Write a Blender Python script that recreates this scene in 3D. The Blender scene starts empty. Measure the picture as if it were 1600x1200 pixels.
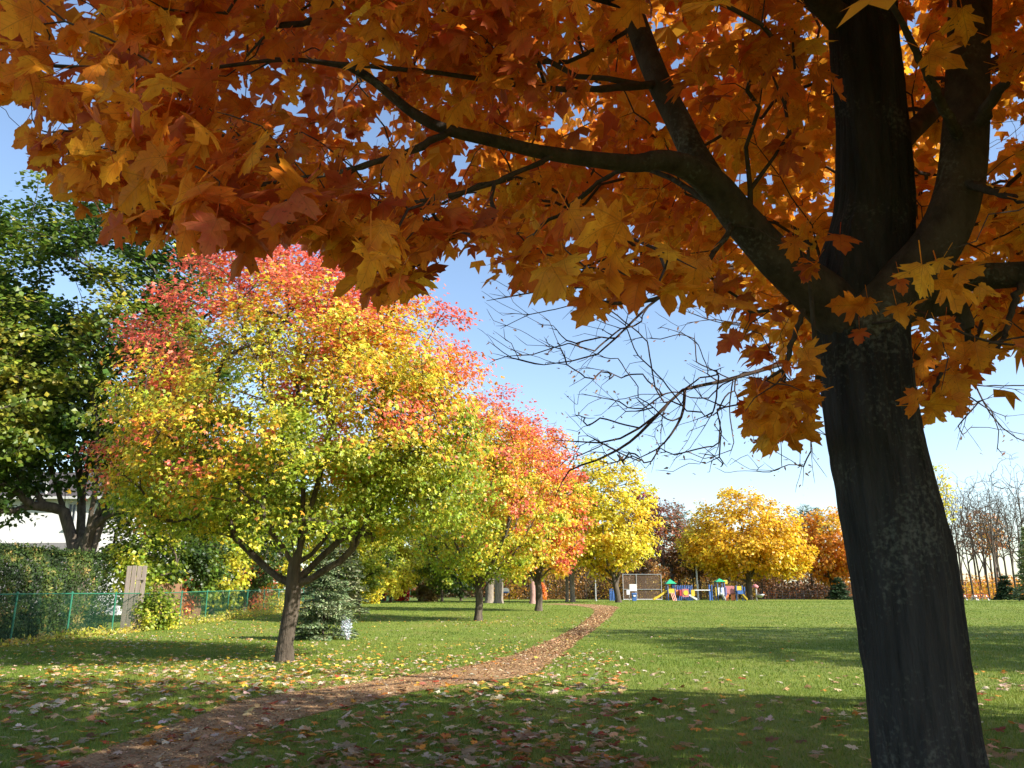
import bpy, math, random
import numpy as np
from mathutils import Vector, noise as mnoise

# ------------------------------------------------------------------ camera, sky, sun, exposure
scene = bpy.context.scene
COL = scene.collection
EYE = 1.55
PITCH = math.radians(14.89)
FOC = 1230.0                                   # focal length in pixels of a 1600 px wide frame

cam_data = bpy.data.cameras.new('camera')
cam_data.sensor_width = 36.0
cam_data.lens = FOC / 1600 * 36.0
cam_data.clip_start = 0.05
cam_data.clip_end = 8000
cam = bpy.data.objects.new('camera', cam_data)
COL.objects.link(cam)
cam.location = (0, 0, EYE)
cam.rotation_euler = (math.pi / 2 + PITCH, 0, 0)
scene.camera = cam

SUN_EL = math.radians(34)
SUN_AZ = math.radians(116)                     # clockwise from +Y: from the right, a little behind the camera
SUN_DIR = Vector((math.sin(SUN_AZ) * math.cos(SUN_EL), math.cos(SUN_AZ) * math.cos(SUN_EL), math.sin(SUN_EL)))
world = bpy.data.worlds.new('World')
scene.world = world
world.use_nodes = True
nt = world.node_tree
bg = nt.nodes['Background']
sky = nt.nodes.new('ShaderNodeTexSky')
sky.sky_type = 'NISHITA'
sky.sun_disc = False
sky.sun_elevation = SUN_EL
sky.sun_rotation = SUN_AZ
sky.altitude = 150
sky.air_density = 1.0
sky.dust_density = 0.8
sky.ozone_density = 1.0
nt.links.new(sky.outputs[0], bg.inputs[0])
bg.inputs[1].default_value = 0.122

sun_data = bpy.data.lights.new('sun', 'SUN')
sun_data.energy = 5.0
sun_data.angle = math.radians(0.53)
sun_data.color = (1.0, 0.94, 0.84)
sun = bpy.data.objects.new('sun', sun_data)
COL.objects.link(sun)
sun.rotation_euler = SUN_DIR.to_track_quat('Z', 'Y').to_euler()
sun.location = SUN_DIR * 60

vs = scene.view_settings
vs.view_transform = 'Standard'
vs.look = 'None'
vs.exposure = 1.18
vs.gamma = 1.0
scene.render.engine = 'CYCLES'
cy = scene.cycles
cy.use_denoising = True
cy.max_bounces = 10
cy.diffuse_bounces = 5
cy.glossy_bounces = 2
cy.transmission_bounces = 6
cy.transparent_max_bounces = 8
cy.sample_clamp_indirect = 6.0

# ------------------------------------------------------------------ helpers
R = math.radians
CAM = np.array([0, 0, EYE])
FWD = np.array([0, math.cos(PITCH), math.sin(PITCH)])
UPV = np.array([0, -math.sin(PITCH), math.cos(PITCH)])
RGT = np.array([1.0, 0, 0])

def smooth(t):
    t = np.clip(t, 0, 1)
    return t * t * (3 - 2 * t)

def gz(x, y):
    """height of the lawn: flat under the trees, then a long gentle rise to the playground"""
    x = np.asarray(x, float); y = np.asarray(y, float)
    z = 0.67 * smooth((y - 20) / 75)
    z = z + 0.025 * np.sin(x * 0.55 + 1.3) * np.sin(y * 0.4) * smooth((60 - y) / 30)
    return z

def at(px, py, Y):
    d = FWD + RGT * ((px - 800) / FOC) + UPV * ((600 - py) / FOC)
    return CAM + d * (Y / d[1])

def on_ground(px, py):
    d = FWD + RGT * ((px - 800) / FOC) + UPV * ((600 - py) / FOC)
    t, step = 1.0, 0.25
    while t < 400:
        p = CAM + d * t
        if p[2] <= gz(p[0], p[1]):
            lo, hi = t - step, t
            for _ in range(20):
                m = (lo + hi) / 2
                p = CAM + d * m
                if p[2] <= gz(p[0], p[1]): hi = m
                else: lo = m
            return CAM + d * hi
        t += step
    return CAM + d * 150

def project(P):
    d = np.asarray(P, float) - CAM
    dep = d @ FWD
    dep_s = np.where(np.abs(dep) < 1e-6, 1e-6, dep)
    return 800 + FOC * d[..., 0] / dep_s, 600 - FOC * (d @ UPV) / dep_s, dep

def vnoise(p, freq, seed=0):
    """value noise 0..1 on an array of points"""
    p = np.asarray(p, float) * freq + seed * 17.31
    i = np.floor(p).astype(np.int64); f = p - i
    f = f * f * (3 - 2 * f)
    def h(a, b, c):
        n = (a * 73856093) ^ (b * 19349663) ^ (c * 83492791) ^ (seed * 2654435)
        n = (n ^ (n >> 13)) * 1274126177
        n = n & 0x7fffffff
        n = (n ^ (n >> 16)) & 0xffff
        return n / 65535.0
    x, y, z = i[..., 0], i[..., 1], i[..., 2]
    fx, fy, fz = f[..., 0], f[..., 1], f[..., 2]
    def lx(yy, zz):
        return h(x, yy, zz) * (1 - fx) + h(x + 1, yy, zz) * fx
    a = lx(y, z) * (1 - fy) + lx(y + 1, z) * fy
    b = lx(y, z + 1) * (1 - fy) + lx(y + 1, z + 1) * fy
    return a * (1 - fz) + b * fz

def tag(o, label=None, cat=None, group=None, kind=None):
    if label: o['label'] = label
    if cat: o['category'] = cat
    if group: o['group'] = group
    if kind: o['kind'] = kind
    return o

def empty(name, loc=(0, 0, 0), rz=0.0):
    o = bpy.data.objects.new(name, None)
    o.empty_display_size = 0.3
    o.location = [float(v) for v in loc]
    o.rotation_euler = (0, 0, rz)
    COL.objects.link(o)
    return o

def link(name, me, mat=None, parent=None, world_coords=True):
    o = bpy.data.objects.new(name, me)
    COL.objects.link(o)
    if mat is not None and len(me.materials) == 0: me.materials.append(mat)
    if parent is not None:
        o.parent = parent
        if world_coords:                       # vertices were given in world space
            o.matrix_parent_inverse = parent_matrix(parent).inverted()
    return o

def parent_matrix(o):
    from mathutils import Matrix
    m = Matrix.LocRotScale(o.location, o.rotation_euler, o.scale)
    if o.parent: m = parent_matrix(o.parent) @ o.matrix_parent_inverse @ m
    return m

def make_mesh(name, V, F, col=None, uv=None, smooth_shade=False):
    """V (n,3); F (m,k) with constant k; col (m,3) per face; uv (n,2) per vertex"""
    V = np.ascontiguousarray(V, np.float32); F = np.ascontiguousarray(F, np.int32)
    me = bpy.data.meshes.new(name)
    m, k = F.shape
    me.vertices.add(len(V)); me.vertices.foreach_set('co', V.ravel())
    me.loops.add(m * k); me.loops.foreach_set('vertex_index', F.ravel())
    me.polygons.add(m); me.polygons.foreach_set('loop_start', np.arange(0, m * k, k, dtype=np.int32))
    me.polygons.foreach_set('use_smooth', np.full(m, bool(smooth_shade)))
    if col is not None:
        a = me.attributes.new('col', 'FLOAT_COLOR', 'FACE')
        c = np.ones((m, 4), np.float32); c[:, :3] = col
        a.data.foreach_set('color', c.ravel())
    if uv is not None:
        u = me.uv_layers.new(name='leaf_uv')
        u.data.foreach_set('uv', np.ascontiguousarray(uv[F.ravel()], np.float32).ravel())
    me.update(calc_edges=True)
    me.validate()
    return me

class MB:
    """collects boxes, bars and tubes into one mesh"""
    def __init__(s): s.v = []; s.f = []
    def add(s, V, F):
        n = len(s.v)
        s.v += [tuple(float(c) for c in p) for p in V]
        s.f += [tuple(int(i) + n for i in f) for f in F]
        return s
    def box(s, cx, cy, cz, sx, sy, sz, rz=0.0):
        c, sn = math.cos(rz), math.sin(rz)
        V = []
        for dx, dy, dz in [(-1,-1,-1),(1,-1,-1),(1,1,-1),(-1,1,-1),(-1,-1,1),(1,-1,1),(1,1,1),(-1,1,1)]:
            x, y = dx * sx / 2, dy * sy / 2
            V.append((cx + x * c - y * sn, cy + x * sn + y * c, cz + dz * sz / 2))
        return s.add(V, [(0,3,2,1),(4,5,6,7),(0,1,5,4),(1,2,6,5),(2,3,7,6),(3,0,4,7)])
    def tube(s, pts, rad, sides=8, cap=True):
        V, F = tube_arrays(np.array(pts, float), np.full(len(pts), rad) if np.isscalar(rad) else np.array(rad, float), sides)
        n = len(pts)
        s.add(V, F)
        if cap:
            base = len(s.v) - len(V)
            s.f.append(tuple(base + i for i in range(sides))[::-1])
            s.f.append(tuple(base + (n - 1) * sides + i for i in range(sides)))
        return s
    def beam(s, a, b, w, h):
        """rectangular bar from a to b"""
        a, b = Vector(a), Vector(b); d = (b - a).normalized()
        up = Vector((0, 0, 1)) if abs(d.z) < 0.95 else Vector((0, 1, 0))
        x = d.cross(up).normalized() * (w / 2); y = d.cross(x).normalized() * (h / 2)
        V = [a - x - y, a + x - y, a + x + y, a - x + y, b - x - y, b + x - y, b + x + y, b - x + y]
        return s.add(V, [(0,1,2,3),(7,6,5,4),(0,4,5,1),(1,5,6,2),(2,6,7,3),(3,7,4,0)])
    def mesh(s, name):
        me = bpy.data.meshes.new(name); me.from_pydata(s.v, [], s.f); me.update(); return me
    def build(s, name, mat, parent=None, smooth_shade=False, bevel=0.0):
        me = s.mesh(name)
        if smooth_shade: me.polygons.foreach_set('use_smooth', np.ones(len(me.polygons), bool))
        o = link(name, me, mat, parent)
        if bevel:
            m = o.modifiers.new('soft edge', 'BEVEL'); m.width = bevel; m.segments = 2; m.limit_method = 'ANGLE'
        return o

def tube_arrays(P, r, sides):
    n = len(P)
    T = np.gradient(P, axis=0)
    T /= np.linalg.norm(T, axis=1)[:, None] + 1e-9
    ref = np.array([0.0, 0, 1]) if abs(T[0][2]) < 0.9 else np.array([1.0, 0, 0])
    x = np.cross(ref, T[0]); x /= np.linalg.norm(x)
    ang = np.arange(sides) / sides * 2 * math.pi
    ca, sa = np.cos(ang), np.sin(ang)
    V = np.zeros((n, sides, 3))
    for i in range(n):
        x = x - T[i] * (x @ T[i]); x /= np.linalg.norm(x) + 1e-9
        y = np.cross(T[i], x)
        V[i] = P[i] + r[i] * (ca[:, None] * x + sa[:, None] * y)
    i = np.arange(n - 1)[:, None]; j = np.arange(sides)[None, :]
    a = i * sides + j; b = i * sides + (j + 1) % sides
    F = np.stack([a, b, b + sides, a + sides], -1).reshape(-1, 4)
    return V.reshape(-1, 3), F

def spline(pts, n):
    """Catmull-Rom through pts, n samples"""
    P = np.array(pts, float)
    Q = np.vstack([2 * P[0] - P[1], P, 2 * P[-1] - P[-2]])
    L = np.r_[0, np.cumsum(np.linalg.norm(np.diff(P, axis=0), axis=1))]
    s = np.linspace(0, L[-1], n)
    k = np.clip(np.searchsorted(L, s, 'right') - 1, 0, len(P) - 2)
    t = ((s - L[k]) / (L[k + 1] - L[k] + 1e-9))[:, None]
    p0, p1, p2, p3 = Q[k], Q[k + 1], Q[k + 2], Q[k + 3]
    return 0.5 * (2 * p1 + (p2 - p0) * t + (2 * p0 - 5 * p1 + 4 * p2 - p3) * t ** 2 + (3 * p1 - p0 - 3 * p2 + p3) * t ** 3)

# ------------------------------------------------------------------ materials
def new_mat(name):
    m = bpy.data.materials.new(name); m.use_nodes = True
    return m, m.node_tree, m.node_tree.nodes['Principled BSDF']

def N(t, kind, **kw):
    n = t.nodes.new(kind)
    for k, v in kw.items(): setattr(n, k, v)
    return n

def mat_plain(name, col, rough=0.6, metal=0.0, var=0.12, scale=4.0, bump=0.0, spec=0.4):
    """one colour with mild procedural variation and wear"""
    m, t, p = new_mat(name)
    tc = N(t, 'ShaderNodeTexCoord'); nz = N(t, 'ShaderNodeTexNoise')
    nz.inputs['Scale'].default_value = scale; nz.inputs['Detail'].default_value = 6
    t.links.new(tc.outputs['Object'], nz.inputs['Vector'])
    mx = N(t, 'ShaderNodeMix', data_type='RGBA')
    mx.inputs[6].default_value = (*[c * (1 - var) for c in col], 1)
    mx.inputs[7].default_value = (*[min(1, c * (1 + var)) for c in col], 1)
    t.links.new(nz.outputs[0], mx.inputs[0]); t.links.new(mx.outputs[2], p.inputs['Base Color'])
    p.inputs['Roughness'].default_value = rough; p.inputs['Metallic'].default_value = metal
    p.inputs['Specular IOR Level'].default_value = spec
    if bump:
        b = N(t, 'ShaderNodeBump'); b.inputs['Strength'].default_value = bump; b.inputs['Distance'].default_value = 0.02
        t.links.new(nz.outputs[0], b.inputs['Height']); t.links.new(b.outputs[0], p.inputs['Normal'])
    return m

def mat_leaf(name, translucency=0.48, rough=0.42, spec=0.5):
    """thin leaf: colour from the leaf itself, light passes through"""
    m, t, p = new_mat(name)
    a = N(t, 'ShaderNodeAttribute', attribute_name='col')
    p.inputs['Roughness'].default_value = rough; p.inputs['Specular IOR Level'].default_value = spec
    tr = N(t, 'ShaderNodeBsdfTranslucent'); mix = N(t, 'ShaderNodeMixShader')
    mix.inputs[0].default_value = translucency
    t.links.new(a.outputs['Color'], p.inputs['Base Color']); t.links.new(a.outputs['Color'], tr.inputs['Color'])
    t.links.new(p.outputs[0], mix.inputs[1]); t.links.new(tr.outputs[0], mix.inputs[2])
    t.links.new(mix.outputs[0], t.nodes['Material Output'].inputs['Surface'])
    return m

def mat_maple_leaf():
    """near maple leaves: five veins, blotches, brown specks, translucent blade"""
    m, t, p = new_mat('maple_leaf')
    def M(op, a, b=None, c=None, clamp=False):
        n = N(t, 'ShaderNodeMath', operation=op); n.use_clamp = clamp
        for i, v in enumerate((a, b, c)):
            if v is None: continue
            if isinstance(v, (int, float)): n.inputs[i].default_value = v
            else: t.links.new(v, n.inputs[i])
        return n.outputs[0]
    a = N(t, 'ShaderNodeAttribute', attribute_name='col')
    uv = N(t, 'ShaderNodeUVMap', uv_map='leaf_uv')
    sep = N(t, 'ShaderNodeSeparateXYZ'); t.links.new(uv.outputs[0], sep.inputs[0])
    u, v = sep.outputs[0], sep.outputs[1]
    best = None
    for ang in (90, 40, 140, -18, 198):
        cx, sy = math.cos(R(ang)), math.sin(R(ang))
        cross = M('ABSOLUTE', M('SUBTRACT', M('MULTIPLY', u, sy), M('MULTIPLY', v, cx)))
        dot = M('ADD', M('MULTIPLY', u, cx), M('MULTIPLY', v, sy))
        behind = M('MULTIPLY', M('LESS_THAN', dot, 0.0), 1.0)
        d = M('ADD', cross, behind)
        # side veins: herringbone off each main vein
        sv = M('ABSOLUTE', M('SUBTRACT', M('FRACT', M('MULTIPLY', M('SUBTRACT', dot, M('MULTIPLY', cross, 0.8)), 8.0)), 0.5))
        sv = M('ADD', M('MULTIPLY', sv, 0.10), M('ADD', behind, M('MULTIPLY', M('GREATER_THAN', cross, 0.16), 1.0)))
        d = M('MINIMUM', d, M('ADD', sv, 0.006))
        best = d if best is None else M('MINIMUM', best, d)
    vein = M('SUBTRACT', 1.0, M('DIVIDE', best, 0.016), clamp=True)
    geo = N(t, 'ShaderNodeNewGeometry')
    n1 = N(t, 'ShaderNodeTexNoise'); n1.inputs['Scale'].default_value = 16; n1.inputs['Detail'].default_value = 3
    t.links.new(geo.outputs['Position'], n1.inputs['Vector'])
    n2 = N(t, 'ShaderNodeTexNoise'); n2.inputs['Scale'].default_value = 85; n2.inputs['Detail'].default_value = 2
    t.links.new(geo.outputs['Position'], n2.inputs['Vector'])
    hs = N(t, 'ShaderNodeHueSaturation')
    t.links.new(a.outputs['Color'], hs.inputs['Color'])
    t.links.new(M('MULTIPLY_ADD', n1.outputs[0], 0.06, 0.47), hs.inputs['Hue'])
    t.links.new(M('MULTIPLY_ADD', n1.outputs[0], 0.7, 0.65), hs.inputs['Value'])
    spots = M('MULTIPLY', M('SUBTRACT', n2.outputs[0], 0.66, clamp=True), 9.0, clamp=True)
    m1 = N(t, 'ShaderNodeMix', data_type='RGBA'); m1.inputs[7].default_value = (0.10, 0.03, 0.012, 1)
    t.links.new(spots, m1.inputs[0]); t.links.new(hs.outputs[0], m1.inputs[6])
    m2 = N(t, 'ShaderNodeMix', data_type='RGBA'); m2.inputs[7].default_value = (0.28, 0.10, 0.02, 1)
    t.links.new(M('MULTIPLY', vein, 0.5), m2.inputs[0]); t.links.new(m1.outputs[2], m2.inputs[6])
    b = N(t, 'ShaderNodeBump'); b.inputs['Strength'].default_value = 0.25; b.inputs['Distance'].default_value = 0.004
    t.links.new(M('SUBTRACT', n1.outputs[0], vein), b.inputs['Height'])
    t.links.new(b.outputs[0], p.inputs['Normal'])
    p.inputs['Roughness'].default_value = 0.55; p.inputs['Specular IOR Level'].default_value = 0.25
    tr = N(t, 'ShaderNodeBsdfTranslucent'); mix = N(t, 'ShaderNodeMixShader'); mix.inputs[0].default_value = 0.66
    t.links.new(m2.outputs[2], p.inputs['Base Color']); t.links.new(m2.outputs[2], tr.inputs['Color'])
    t.links.new(p.outputs[0], mix.inputs[1]); t.links.new(tr.outputs[0], mix.inputs[2])
    t.links.new(mix.outputs[0], t.nodes['Material Output'].inputs['Surface'])
    return m

def mat_bark(name, c1, c2, scale=6.0, stretch=0.18, bump=0.8, lichen=0.0):
    m, t, p = new_mat(name)
    tc = N(t, 'ShaderNodeTexCoord'); mp = N(t, 'ShaderNodeMapping')
    mp.inputs['Scale'].default_value = (1, 1, stretch)
    t.links.new(tc.outputs['Object'], mp.inputs['Vector'])
    n1 = N(t, 'ShaderNodeTexNoise'); n1.inputs['Scale'].default_value = scale; n1.inputs['Detail'].default_value = 9; n1.inputs['Roughness'].default_value = 0.65
    t.links.new(mp.outputs[0], n1.inputs['Vector'])
    vo = N(t, 'ShaderNodeTexVoronoi', feature='DISTANCE_TO_EDGE'); vo.inputs['Scale'].default_value = scale * 2.2
    wv = N(t, 'ShaderNodeMix', data_type='VECTOR'); wv.inputs[0].default_value = 0.12
    t.links.new(mp.outputs[0], wv.inputs[4]); t.links.new(n1.outputs['Color'], wv.inputs[5])
    t.links.new(wv.outputs[1], vo.inputs['Vector'])
    cr = N(t, 'ShaderNodeValToRGB'); cr.color_ramp.elements[0].position = 0.3; cr.color_ramp.elements[1].position = 0.72
    cr.color_ramp.elements[0].color = (*c1, 1); cr.color_ramp.elements[1].color = (*c2, 1)
    t.links.new(n1.outputs[0], cr.inputs[0])
    out = cr.outputs[0]
    if lichen:
        n3 = N(t, 'ShaderNodeTexNoise'); n3.inputs['Scale'].default_value = 55; n3.inputs['Detail'].default_value = 4
        t.links.new(tc.outputs['Object'], n3.inputs['Vector'])
        n4 = N(t, 'ShaderNodeTexNoise'); n4.inputs['Scale'].default_value = 3.0
        t.links.new(tc.outputs['Object'], n4.inputs['Vector'])
        pr = N(t, 'ShaderNodeMath', operation='MULTIPLY'); t.links.new(n3.outputs[0], pr.inputs[0]); t.links.new(n4.outputs[0], pr.inputs[1])
        r2 = N(t, 'ShaderNodeMapRange'); r2.inputs[1].default_value = 0.31; r2.inputs[2].default_value = 0.46; r2.inputs[4].default_value = lichen
        t.links.new(pr.outputs[0], r2.inputs[0])
        mx = N(t, 'ShaderNodeMix', data_type='RGBA'); mx.inputs[7].default_value = (0.26, 0.27, 0.22, 1)
        t.links.new(r2.outputs[0], mx.inputs[0]); t.links.new(out, mx.inputs[6]); out = mx.outputs[2]
    t.links.new(out, p.inputs['Base Color'])
    ad = N(t, 'ShaderNodeMath', operation='MULTIPLY_ADD'); ad.inputs[1].default_value = 1.6
    t.links.new(vo.outputs['Distance'], ad.inputs[0]); t.links.new(n1.outputs[0], ad.inputs[2])
    b = N(t, 'ShaderNodeBump'); b.inputs['Strength'].default_value = bump; b.inputs['Distance'].default_value = 0.03
    t.links.new(ad.outputs[0], b.inputs['Height']); t.links.new(b.outputs[0], p.inputs['Normal'])
    p.inputs['Roughness'].default_value = 0.85; p.inputs['Specular IOR Level'].default_value = 0.2
    return m

def mat_lawn():
    m, t, p = new_mat('lawn_grass')
    tc = N(t, 'ShaderNodeTexCoord')
    def nz(scale, detail=5, stretch=None):
        n = N(t, 'ShaderNodeTexNoise'); n.inputs['Scale'].default_value = scale; n.inputs['Detail'].default_value = detail
        if stretch:
            mp = N(t, 'ShaderNodeMapping'); mp.inputs['Scale'].default_value = stretch
            t.links.new(tc.outputs['Object'], mp.inputs['Vector']); t.links.new(mp.outputs[0], n.inputs['Vector'])
        else: t.links.new(tc.outputs['Object'], n.inputs['Vector'])
        return n.outputs[0]
    big, mid, fine = nz(0.18, 4), nz(1.6, 5), nz(28, 6)
    cr = N(t, 'ShaderNodeValToRGB'); e = cr.color_ramp.elements
    e[0].position = 0.28; e[0].color = (0.095, 0.14, 0.018, 1)
    e[1].position = 0.75; e[1].color = (0.20, 0.24, 0.04, 1)
    s1 = N(t, 'ShaderNodeMath', operation='MULTIPLY_ADD'); s1.inputs[1].default_value = 0.45; t.links.new(big, s1.inputs[0])
    s2 = N(t, 'ShaderNodeMath', operation='MULTIPLY'); s2.inputs[1].default_value = 0.3; t.links.new(mid, s2.inputs[0])
    t.links.new(s2.outputs[0], s1.inputs[2])
    s3 = N(t, 'ShaderNodeMath', operation='MULTIPLY_ADD'); s3.inputs[1].default_value = 0.3; t.links.new(fine, s3.inputs[0]); t.links.new(s1.outputs[0], s3.inputs[2])
    t.links.new(s3.outputs[0], cr.inputs[0])
    straw = N(t, 'ShaderNodeMapRange'); straw.inputs[1].default_value = 0.50; straw.inputs[2].default_value = 0.72; straw.inputs[4].default_value = 0.6
    t.links.new(nz(0.42, 7, (1.0, 0.6, 1)), straw.inputs[0])
    ms = N(t, 'ShaderNodeMix', data_type='RGBA'); ms.inputs[7].default_value = (0.23, 0.20, 0.06, 1)
    t.links.new(straw.outputs[0], ms.inputs[0]); t.links.new(cr.outputs[0], ms.inputs[6]); t.links.new(ms.outputs[2], p.inputs['Base Color'])
    b = N(t, 'ShaderNodeBump'); b.inputs['Strength'].default_value = 0.9; b.inputs['Distance'].default_value = 0.05
    t.links.new(fine, b.inputs['Height']); t.links.new(b.outputs[0], p.inputs['Normal'])
    p.inputs['Roughness'].default_value = 0.9; p.inputs['Specular IOR Level'].default_value = 0.15
    return m

def mat_path():
    m, t, p = new_mat('path_earth')
    tc = N(t, 'ShaderNodeTexCoord')
    n1 = N(t, 'ShaderNodeTexNoise'); n1.inputs['Scale'].default_value = 2.5; n1.inputs['Detail'].default_value = 8
    n2 = N(t, 'ShaderNodeTexNoise'); n2.inputs['Scale'].default_value = 40; n2.inputs['Detail'].default_value = 6
    for n in (n1, n2): t.links.new(tc.outputs['Object'], n.inputs['Vector'])
    ad = N(t, 'ShaderNodeMath', operation='MULTIPLY_ADD'); ad.inputs[1].default_value = 0.6
    t.links.new(n2.outputs[0], ad.inputs[0])
    ml = N(t, 'ShaderNodeMath', operation='MULTIPLY'); ml.inputs[1].default_value = 0.4; t.links.new(n1.outputs[0], ml.inputs[0])
    t.links.new(ml.outputs[0], ad.inputs[2])
    cr = N(t, 'ShaderNodeValToRGB'); e = cr.color_ramp.elements
    e[0].position = 0.3; e[0].color = (0.10, 0.055, 0.028, 1)
    e[1].position = 0.72; e[1].color = (0.48, 0.30, 0.155, 1)
    t.links.new(ad.outputs[0], cr.inputs[0]); t.links.new(cr.outputs[0], p.inputs['Base Color'])
    b = N(t, 'ShaderNodeBump'); b.inputs['Strength'].default_value = 0.8; b.inputs['Distance'].default_value = 0.03
    t.links.new(ad.outputs[0], b.inputs['Height']); t.links.new(b.outputs[0], p.inputs['Normal'])
    p.inputs['Roughness'].default_value = 0.95; p.inputs['Specular IOR Level'].default_value = 0.1
    return m

M_LEAF = mat_leaf('autumn_leaf')
M_NEEDLE = mat_leaf('needles', 0.15, 0.6, 0.25)
M_MAPLE = mat_maple_leaf()
M_GRASS = mat_leaf('grass_blade', 0.3, 0.55, 0.25)
M_LITTER = mat_leaf('dry_leaf', 0.2, 0.75, 0.15)
M_BARK = mat_bark('bark_grey_brown', (0.035, 0.027, 0.02), (0.15, 0.12, 0.09), 7, 0.16)
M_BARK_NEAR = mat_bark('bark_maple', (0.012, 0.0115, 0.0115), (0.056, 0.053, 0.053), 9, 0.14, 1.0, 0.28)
M_BARK_LIMB = mat_bark('bark_limb', (0.03, 0.022, 0.017), (0.10, 0.078, 0.06), 14, 0.5, 0.6, 0.35)
M_BARK_PALE = mat_bark('bark_pale', (0.12, 0.10, 0.08), (0.33, 0.28, 0.22), 7, 0.16)
M_TWIG = mat_bark('twig', (0.035, 0.024, 0.018), (0.085, 0.06, 0.045), 20, 0.6, 0.3)
M_TWIG_GREY = mat_bark('twig_grey', (0.09, 0.075, 0.068), (0.2, 0.17, 0.155), 8, 0.4, 0.3)

# ------------------------------------------------------------------ leaves
_half = [(0.12,-0.09),(0.20,-0.07),(0.37,-0.12),(0.35,-0.02),(0.44,0.02),(0.33,0.12),(0.26,0.17),(0.42,0.22),(0.62,0.34),
         (0.50,0.38),(0.52,0.50),(0.38,0.46),(0.20,0.42),(0.24,0.56),(0.30,0.66),(0.22,0.72),(0.20,0.82),(0.09,0.84)]
_outline = [(0.0, 0.0)] + _half + [(0.0, 1.02)] + [(-x, y) for x, y in _half[::-1]]

def maple_template(rng, curl=0.12, petiole=True):
    """five-lobed toothed maple leaf, base at origin, tip along +y, about 1.2 wide: vertices, triangles, uv"""
    P = np.array(_outline)
    P = P * (1 + rng.normal(0, 0.035, P.shape)) + rng.normal(0, 0.012, P.shape)
    P[:, 0] += 0.10 * rng.normal() * P[:, 1] ** 2
    P[0] = (0, 0)
    mid = np.array([0.0, 0.30]) + (P - [0, 0.30]) * 0.5        # an inner ring lets the blade bend
    V2 = np.vstack([P, mid, [[0, 0.30]]])
    n = len(P)
    r = np.hypot(V2[:, 0], V2[:, 1] - 0.3)
    a = np.arctan2(V2[:, 1] - 0.3, V2[:, 0])
    z = -curl * (1.2 * r ** 2) + 0.09 * curl / 0.12 * np.sin(a * 2 + rng.uniform(0, 6)) * r + 0.05 * np.sin(a * 5 + rng.uniform(0, 6)) * r
    z += -0.10 * np.abs(V2[:, 0]) * rng.uniform(-0.5, 1.6)      # fold along the midrib
    V = np.column_stack([V2, z])
    F = []
    for i in range(n):
        j = (i + 1) % n
        F += [(i, j, n + j), (i, n + j, n + i), (n + i, n + j, 2 * n)]
    if petiole:                                                 # leaf stalk
        k = len(V)
        L = rng.uniform(0.5, 0.8); w = 0.012; bx, bz = rng.normal(0, 0.12), rng.uniform(0.0, 0.2)
        V = np.vstack([V, [(-w, 0.02, 0), (w, 0.02, 0), (bx + w, -L, bz), (bx - w, -L, bz), (0, 0.02, 2 * w), (bx, -L, bz + 2 * w)]])
        F += [(k, k+1, k+2), (k, k+2, k+3), (k, k+4, k+5), (k, k+5, k+3), (k+1, k+4, k+5), (k+1, k+5, k+2)]
    return V, np.array(F), V[:, :2].copy()

T_STAR_V = np.array([(0,0,0),(.42,-.02,-.05),(.58,.42,-.1),(.2,.45,.03),(0,1,-.12),(-.2,.45,.03),(-.58,.42,-.1),(-.42,-.02,-.05)], float)
T_STAR_F = np.array([(0,1,2),(0,2,3),(0,3,4),(0,4,5),(0,5,6),(0,6,7)])
T_QUAD_V = np.array([(0,0,0),(.46,.42,-.08),(0,1,-.05),(-.46,.42,-.08)], float)
T_QUAD_F = np.array([(0,1,2),(0,2,3)])
T_NEED_V = np.array([(0,0,0),(.13,.3,-.03),(0,1,0),(-.13,.3,-.03)], float)

def norm(v):
    return v / (np.linalg.norm(v, axis=-1, keepdims=True) + 1e-9)

def leaf_arrays(TV, TF, pos, nrm, tip, size, col):
    n = norm(nrm); y = norm(tip - n * np.sum(tip * n, 1, keepdims=True)); x = np.cross(y, n)
    V = pos[:, None] + size[:, None, None] * (x[:, None] * TV[None, :, :1] + y[:, None] * TV[None, :, 1:2] + n[:, None] * TV[None, :, 2:])
    F = TF[None] + (np.arange(len(pos)) * len(TV))[:, None, None]
    return V.reshape(-1, 3), F.reshape(-1, TF.shape[1]), np.repeat(col, len(TF), 0)

def leaf_mesh(name, TV, TF, pos, nrm, tip, size, col):
    return make_mesh(name, *leaf_arrays(TV, TF, pos, nrm, tip, size, col))

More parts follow.
